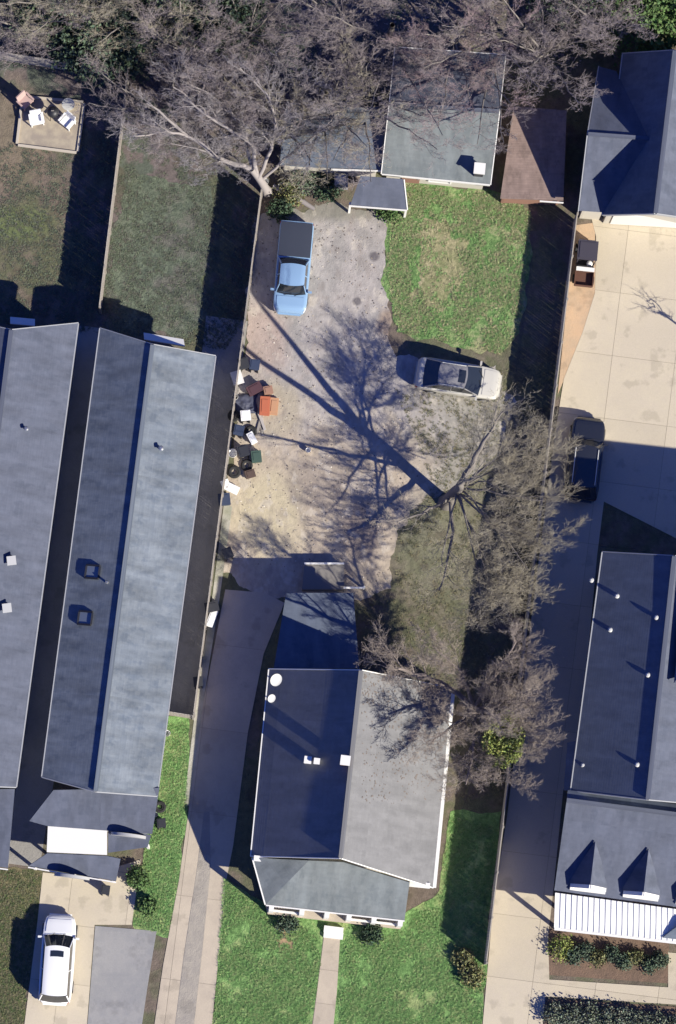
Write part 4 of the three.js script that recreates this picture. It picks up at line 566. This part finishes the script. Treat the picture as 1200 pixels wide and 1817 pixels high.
const thicket = [[300, 225, 4.4, 6, twigMauve, 'small mauve bare tree inside the dim grass yard beside its fence'], [392, 262, 2.8, 5, twigPale, 'small pale bare tree under the thick sprawling limbs'], [330, 118, 4.2, 7.5, twigMauve, 'mauve grey bare tree behind the pale sprawling limbs'], [440, 80, 4, 7, twigMauve, 'mauve bare tree behind the cottage wing'], [575, 178, 4.4, 6.5, twigGrey, 'pale bare tree overhanging the cottage wing roof', 3.4], [645, 176, 4.2, 6.2, twigMauve, 'mauve bare tree at the joint of the cottage and its wing', 3.2], [600, 60, 4, 7.5, twigMauve, 'tall mauve bare tree in the thicket behind the cottage wing'], [690, 62, 4.4, 7.5, twigMauve, 'bare tree at the back corner of the cottage', 4.2], [805, 55, 4, 6.5, bark([.38, .29, .3]), 'pinkish bare tree behind the cottage roof', 4.4], [870, 60, 4, 6.5, twigMauve, 'mauve bare tree leaning over the back corner of the cottage roof', 3.6], [960, 110, 4.6, 8, twigMauve, 'wide purple bare tree between the cottage and the garage'], [1055, 60, 3.4, 7, twigMauve, 'purple bare tree behind the garage side gable'], [250, 40, 4, 7, twigGrey, 'grey bare tree behind the fenced grass yard'], [40, 60, 4, 6.5, twigMauve, 'low bare tree behind the patio fence'], [500, 235, 3.4, 5.5, twigPale, 'small pale bare tree against the cottage wing'], [400, 210, 2.6, 5.5, twigMauve, 'small mauve bare tree among the pale sprawling limbs'], [130, 25, 3.8, 7, twigGrey, 'grey bare tree in the thicket behind the patio']];
thicket.forEach(([u, v, R, H, tm, label, lz = 0], i) => { const rng = RNG(500 + i * 7); bareTree('bare_tree', label, px(u, v), [[0, 0, 0, .2], [.1, H * .18, .05, .17], [.1, H * .32, .1, .14]], fanLimbs(rng, 7, H * .28, R, H, .07, 0, lz), { seed: 700 + i * 13, depth: 4, kids: [9, 7, 6, 5], bare: .16, spread: .8, shrink: .38, gnarl: .42, rise: .06, thin: .0052, max: 3.6 }, barkGrey, tm, back); });

// leafy crowns: many small leaves on scattered sprays
function leafGeo(rng, sprays, per, size, shape) {
  const pos = [], nor = [], col = [], c = V(0, 0, 0); const push = (a, n, k) => { pos.push(a.x, a.y, a.z); nor.push(n.x, n.y, n.z); col.push(k[0], k[1], k[2]); };
  for (let s = 0; s < sprays; s++) { const [ctr, rad] = shape(rng), tone = .7 + .6 * rng();
    for (let l = 0; l < per; l++) { c.set(rng() - .5, rng() - .5, rng() - .5).multiplyScalar(2 * rad).add(ctr); const a = V(rng() - .5, rng() - .3, rng() - .5).normalize(), b = V(rng() - .5, rng() - .5, rng() - .5).cross(a).normalize(), n = a.clone().cross(b), q = size * (.6 + .8 * rng()), k = [tone * (.85 + .3 * rng()), tone * (.9 + .2 * rng()), tone * (.8 + .3 * rng())], w = b.clone().multiplyScalar(q * .35); if (n.y < 0) { n.negate(); w.negate(); }
      const p0 = c.clone().addScaledVector(a, -q * .5), p1 = c.clone().add(w), p2 = c.clone().addScaledVector(a, q * .5), p3 = c.clone().sub(w); for (const p of [p0, p2, p1, p0, p3, p2]) { if (p.y < .02) p.y = .02; push(p, n, k); } } }
  const g = new THREE.BufferGeometry(); g.setAttribute('position', new THREE.Float32BufferAttribute(pos, 3)); g.setAttribute('normal', new THREE.Float32BufferAttribute(nor, 3)); g.setAttribute('color', new THREE.Float32BufferAttribute(col, 3)); g.setAttribute('uv', new THREE.Float32BufferAttribute(new Float32Array(pos.length / 3 * 2), 2)); return g;
}
const leafMat = (c) => new THREE.MeshStandardMaterial({ color: rgb(...c), roughness: .8, vertexColors: true, side: THREE.DoubleSide });
function leafy(name, label, cat, base, R, H, y0, sprays, per, size, mat, seed, group, flat = 1) {
  const o = thing(name, label, cat, base, group); origin.set(o, V(0, 0, 0)); const rng = RNG(seed); const st = new Tubes();
  st.add([V(0, 0, 0), V(.05, H * .4, .02), V(.02, H * .8, 0)], [R * .05 + .03, R * .035 + .02, .02], 7); for (let i = 0; i < 9; i++) { const a = rng() * 6.28, h = H * (.2 + .55 * rng()); st.add([V(.03, h * .7, .01), V(Math.cos(a) * R * .4, h, Math.sin(a) * R * .4), V(Math.cos(a) * R * .75, h + H * .12, Math.sin(a) * R * .75)], [.04 * R ** .5, .025, .01], 5); }
  part(o, cat === 'tree' ? 'trunk' : 'stem', st.geo(), barkGrey);
  part(o, cat === 'tree' ? 'crown' : 'foliage', leafGeo(rng, sprays, per, size, (r) => { const a = r() * 6.283, q = Math.sqrt(r()), lump = .75 + .5 * vn(Math.cos(a) * 2 + 9, Math.sin(a) * 2 + seed, 3), e = q * R * lump, y = y0 + (H - y0) * Math.sqrt(Math.max(0, 1 - q * q)) * (.35 + .65 * r()) * flat; return [V(Math.cos(a) * e, y, Math.sin(a) * e), .16 + .2 * R ** .5 * r()]; }), mat); return o;
}
const evergreen = leafMat([.045, .08, .045]), dullGreen = leafMat([.075, .11, .075]), oliveLeaf = leafMat([.17, .175, .08]), freshGreen = leafMat([.22, .26, .075]), brightLeaf = leafMat([.085, .15, .05]);
const bushes = 'evergreen trees and shrubs along the back of the yards';
[[180, 70, 2.8, 4.5, dullGreen, 'dark evergreen tree behind the corner of the patio fence'], [90, 20, 2.6, 5, dullGreen, 'dull evergreen tree in the thicket behind the patio'], [295, 20, 2.2, 4, dullGreen, 'evergreen tree among the grey bare trees behind the fenced yard'], [1120, 5, 3.2, 5, brightLeaf, 'bright evergreen tree behind the garage roof'], [1200, 15, 3, 5, brightLeaf, 'green tree beside the evergreen behind the garage'], [1010, -20, 3, 5, dullGreen, 'dull green tree behind the purple bare tree'], [395, 40, 2.2, 4, dullGreen, 'evergreen tree between the mauve bare trees']].forEach(([u, v, R, H, m, l], i) => leafy('evergreen_tree', l, 'tree', px(u, v), R, H, .8, 420, 26, .2, m, 900 + i, bushes));
[[545, 318, .8, 1.1, dullGreen, 'dark shrub beside the cottage wing'], [580, 338, .7, .9, evergreen, 'dark shrub before the cottage porch'], [515, 345, .7, .6, oliveLeaf, 'low olive shrub beside the fallen log'], [500, 372, .6, .5, evergreen, 'dark weeds behind the pickup truck'], [690, 378, .5, .5, brightLeaf, 'small green shrub below the cottage porch'], [838, 1730, .6, .45, oliveLeaf, 'dry olive bush at the front fence end'], [822, 1698, .45, .4, oliveLeaf, 'small dry bush beside the front fence shadow'], [245, 1560, .5, .7, brightLeaf, 'green shrub beside the long house porch'], [262, 1610, .4, .5, brightLeaf, 'low green shrub at the pavement edge'], [660, 1655, .5, .6, evergreen, 'dark shrub below the porch railing'], [510, 1640, .45, .5, dullGreen, 'shrub at the porch corner']].forEach(([u, v, R, H, m, l], i) => leafy('shrub', l, 'shrub', px(u, v), R, H, .12, 70, 20, .13, m, 1000 + i, bushes));
{ const o = thing('ivy_clump', 'yellow green ivy clump high in the reddish bare tree', 'ivy', at(892, 1312, 5.4)); origin.set(o, V(0, 0, 0)); part(o, 'foliage', leafGeo(RNG(77), 380, 18, .13, (r) => { const a = r() * 6.283, q = Math.sqrt(r()) * .95; return [V(Math.cos(a) * q * 1.05, (r() - .5) * 1.6 + .3, Math.sin(a) * q * 1.5), .2]; }), freshGreen); part(o, 'stem', tube([V(-.9, -1.6, -.3), V(-.3, -.6, 0), V(0, .6, .1)], [.06, .05, .02], 6), barkGrey); }
// plants in the bed and hedge of the porch house
const bedPlants = 'shrubs in the mulch bed below the white metal porch roof';
for (let i = 0; i < 9; i++) { const u = 996 + i * 22, v = 1682 + (u - 990) * .12 + (i % 2) * 10; leafy('shrub', i === 0 ? 'bright yellow green shrub at the driveway end of the mulch bed' : 'small round shrub in the row below the white metal porch roof', 'shrub', px(u, v), i ? .36 : .6, i ? .55 : .7, .1, 50, 18, .11, i ? (i % 3 ? dullGreen : oliveLeaf) : freshGreen, 1200 + i, bedPlants); }
for (let i = 0; i < 9; i++) { const u = 985 + i * 30; leafy('hedge_shrub', 'clipped dull green shrub in the row along the pale walk', 'shrub', px(u, 1800 + (u - 970) * .1), .62, .7, .1, 80, 18, .11, i % 2 ? leafMat([.13, .155, .12]) : leafMat([.16, .185, .14]), 1300 + i, 'clipped shrubs along the pale walk'); }
// young bare sapling at the edge of the driveway, outside the picture; its shadow falls into view
bareTree('bare_sapling', 'young bare sapling at the edge of the pale driveway', px(1286, 640), [[0, 0, 0, .07], [.03, 1.6, 0, .06], [0, 2.9, .02, .05]], fanLimbs(RNG(5), 7, 2.9, .9, 3.6, .028), { seed: 61, depth: 2, kids: [4, 3], bare: .3, spread: .7, shrink: .4, gnarl: .3, rise: .1, thin: .006, max: 1 }, barkGrey, twigGrey);
{ const o = thing('fallen_log', 'weathered fallen log before the cottage wing', 'log', px(520, 350)); origin.set(o, V(0, 0, 0)); part(o, 'trunk', tube([V(-1.1, .16, -.6), V(-.2, .17, -.1), V(.5, .16, .25), V(1.2, .14, .7)], [.15, .17, .16, .12], 9), barkPale); part(o, 'branch_stub', tube([V(.2, .2, .1), V(.5, .35, -.3)], [.06, .04], 6), barkPale); }

// ---------------------------------------------------------------- grass tufts and litter
function inPoly(p, u, v) { let c = false; for (let i = 0, j = p.length - 1; i < p.length; j = i++) if ((p[i][1] > v) !== (p[j][1] > v) && u < (p[j][0] - p[i][0]) * (v - p[i][1]) / (p[j][1] - p[i][1]) + p[i][0]) c = !c; return c; }
function scatter(name, label, cat, geo, mat, n, seed, poly, size, cols, keep) {
  const rng = RNG(seed), us = poly.map((p) => p[0]), vs = poly.map((p) => p[1]), u0 = Math.min(...us), u1 = Math.max(...us), v0 = Math.min(...vs), v1 = Math.max(...vs), im = new THREE.InstancedMesh(geo, mat, n), m = new THREE.Matrix4(), q = new THREE.Quaternion(); let k = 0;
  for (let tries = 0; k < n && tries < n * 12; tries++) { const u = u0 + rng() * (u1 - u0), v = v0 + rng() * (v1 - v0); if (!inPoly(poly, u, v)) continue; const p = px(u, v); if (keep && !keep(p.x, p.z, rng)) continue; const s = size[0] + (size[1] - size[0]) * rng(); q.setFromEuler(new THREE.Euler(0, rng() * 6.28, 0)); m.compose(p.setY(.012), q, V(s, s * (.7 + .6 * rng()), s)); im.setMatrixAt(k, m); const c = cols[Math.floor(rng() * cols.length)], f = .75 + .5 * rng(); im.setColorAt(k, rgb(c[0] * f, c[1] * f, c[2] * f)); k++; }
  im.count = k; im.name = name; im.userData = { label, category: cat, kind: 'stuff' }; im.castShadow = im.receiveShadow = true; scene.add(im);
}
const tuft = (() => { const pos = [], nor = [], rng = RNG(3); for (let i = 0; i < 7; i++) { const a = rng() * 6.283, l = .6 + .7 * rng(), w = .1, x = (rng() - .5) * .7, z = (rng() - .5) * .7, cx = Math.cos(a), cz = Math.sin(a), q = [V(x - cz * w, .02, z + cx * w), V(x + cz * w, .02, z - cx * w), V(x + cx * l, .45 + .3 * rng(), z + cz * l)]; let n = q[1].clone().sub(q[0]).cross(q[2].clone().sub(q[0])).normalize(); if (n.y < 0) { q.reverse(); n.negate(); } for (const p of q) { pos.push(p.x, p.y, p.z); nor.push(n.x, n.y, n.z); } } const g = new THREE.BufferGeometry(); g.setAttribute('position', new THREE.Float32BufferAttribute(pos, 3)); g.setAttribute('normal', new THREE.Float32BufferAttribute(nor, 3)); return g; })();
const bladeMat = new THREE.MeshStandardMaterial({ color: 0xffffff, roughness: .85, side: THREE.DoubleSide });
const greens = [[.12, .255, .075], [.2, .35, .115], [.16, .305, .095], [.28, .35, .145]], dryG = [[.16, .155, .085], [.21, .185, .11], [.12, .13, .07]];
const clumpy = (s, t) => (x, z, r) => fbm(x * 1.4, z * 1.4, s, 3) + (r() - .5) * .25 > t;
scatter('lawn_grass', 'short green grass of the front lawn', 'grass', tuft, bladeMat, 9000, 51, [[398, 1560], [470, 1606], [560, 1660], [568, 1700], [546, 1860], [378, 1860]], [.07, .17], greens, clumpy(61, .42));
scatter('lawn_grass_beside_walk', 'short green grass between the front walk and the fence shadow', 'grass', tuft, bladeMat, 12000, 52, [[612, 1665], [720, 1650], [785, 1580], [800, 1450], [885, 1470], [866, 1640], [850, 1860], [594, 1860]], [.07, .17], greens, clumpy(62, .42));
scatter('back_grass', 'patchy green grass of the back lawn', 'grass', tuft, bladeMat, 13000, 53, [[728, 330], [800, 336], [880, 346], [943, 372], [920, 590], [888, 628], [820, 612], [706, 588], [690, 500], [692, 380]], [.06, .17], greens.concat([[.32, .3, .17], [.36, .33, .2], [.3, .27, .16]]), (x, z, r2) => { const [u, v] = uvOf(x, z); return fbm(x * 1.4, z * 1.4, 63, 3) + (r2() - .5) * .25 > .44 && (Math.hypot((u - 776) / 52, (v - 480) / 100) + (fbm(x, z, 64, 3) - .5) * 1.2 > .95 || r2() < .12); });
scatter('side_grass', 'green grass strip beside the long house', 'grass', tuft, bladeMat, 3000, 54, [[290, 1285], [334, 1285], [330, 1440], [316, 1560], [298, 1660], [238, 1642], [264, 1470]], [.07, .16], greens);
scatter('street_grass', 'olive grass beside the white car', 'grass', tuft, bladeMat, 3000, 55, [[-20, 1540], [72, 1550], [66, 1610], [36, 1860], [-20, 1860]], [.06, .14], dryG.concat([[.07, .12, .035]]));
scatter('dry_grass', 'thin dry grass under the large bare tree', 'grass', tuft, bladeMat, 6000, 56, [[700, 690], [990, 640], [945, 1080], [900, 1420], [820, 1420], [815, 1230], [650, 1180], [640, 1060], [700, 1040], [705, 950], [770, 860]], [.05, .14], dryG, clumpy(64, .46));
scatter('yard_grass', 'dull grass of the yards behind the long houses', 'grass', tuft, bladeMat, 12000, 57, [[-20, 250], [140, 270], [225, 200], [460, 330], [440, 560], [400, 620], [-20, 570]], [.05, .13], [[.1, .125, .085], [.13, .155, .1], [.12, .115, .095]], clumpy(65, .45));
const leafLitter = (() => { const g = new THREE.PlaneGeometry(1, .6); g.rotateX(-Math.PI / 2); g.rotateZ(.25); g.translate(0, .25, 0); return g; })();
scatter('leaf_litter', 'brown fallen leaves strewn over the thicket floor', 'leaves', leafLitter, bladeMat, 14000, 58, [[-20, -20], [1060, -20], [1030, 120], [900, 190], [700, 170], [500, 300], [440, 300], [330, 220], [220, 150], [-20, 110]], [.05, .12], [[.2, .155, .135], [.13, .105, .1], [.26, .22, .2], [.16, .13, .14]]);
scatter('yard_debris', 'small leaves and twigs littering the dirt yard', 'debris', leafLitter, bladeMat, 1500, 59, [[455, 400], [680, 390], [690, 600], [760, 820], [700, 950], [690, 1040], [430, 1000], [415, 800]], [.03, .09], [[.2, .16, .13], [.42, .36, .27], [.12, .1, .09], [.5, .46, .4]]);

renderer.render(scene, camera);
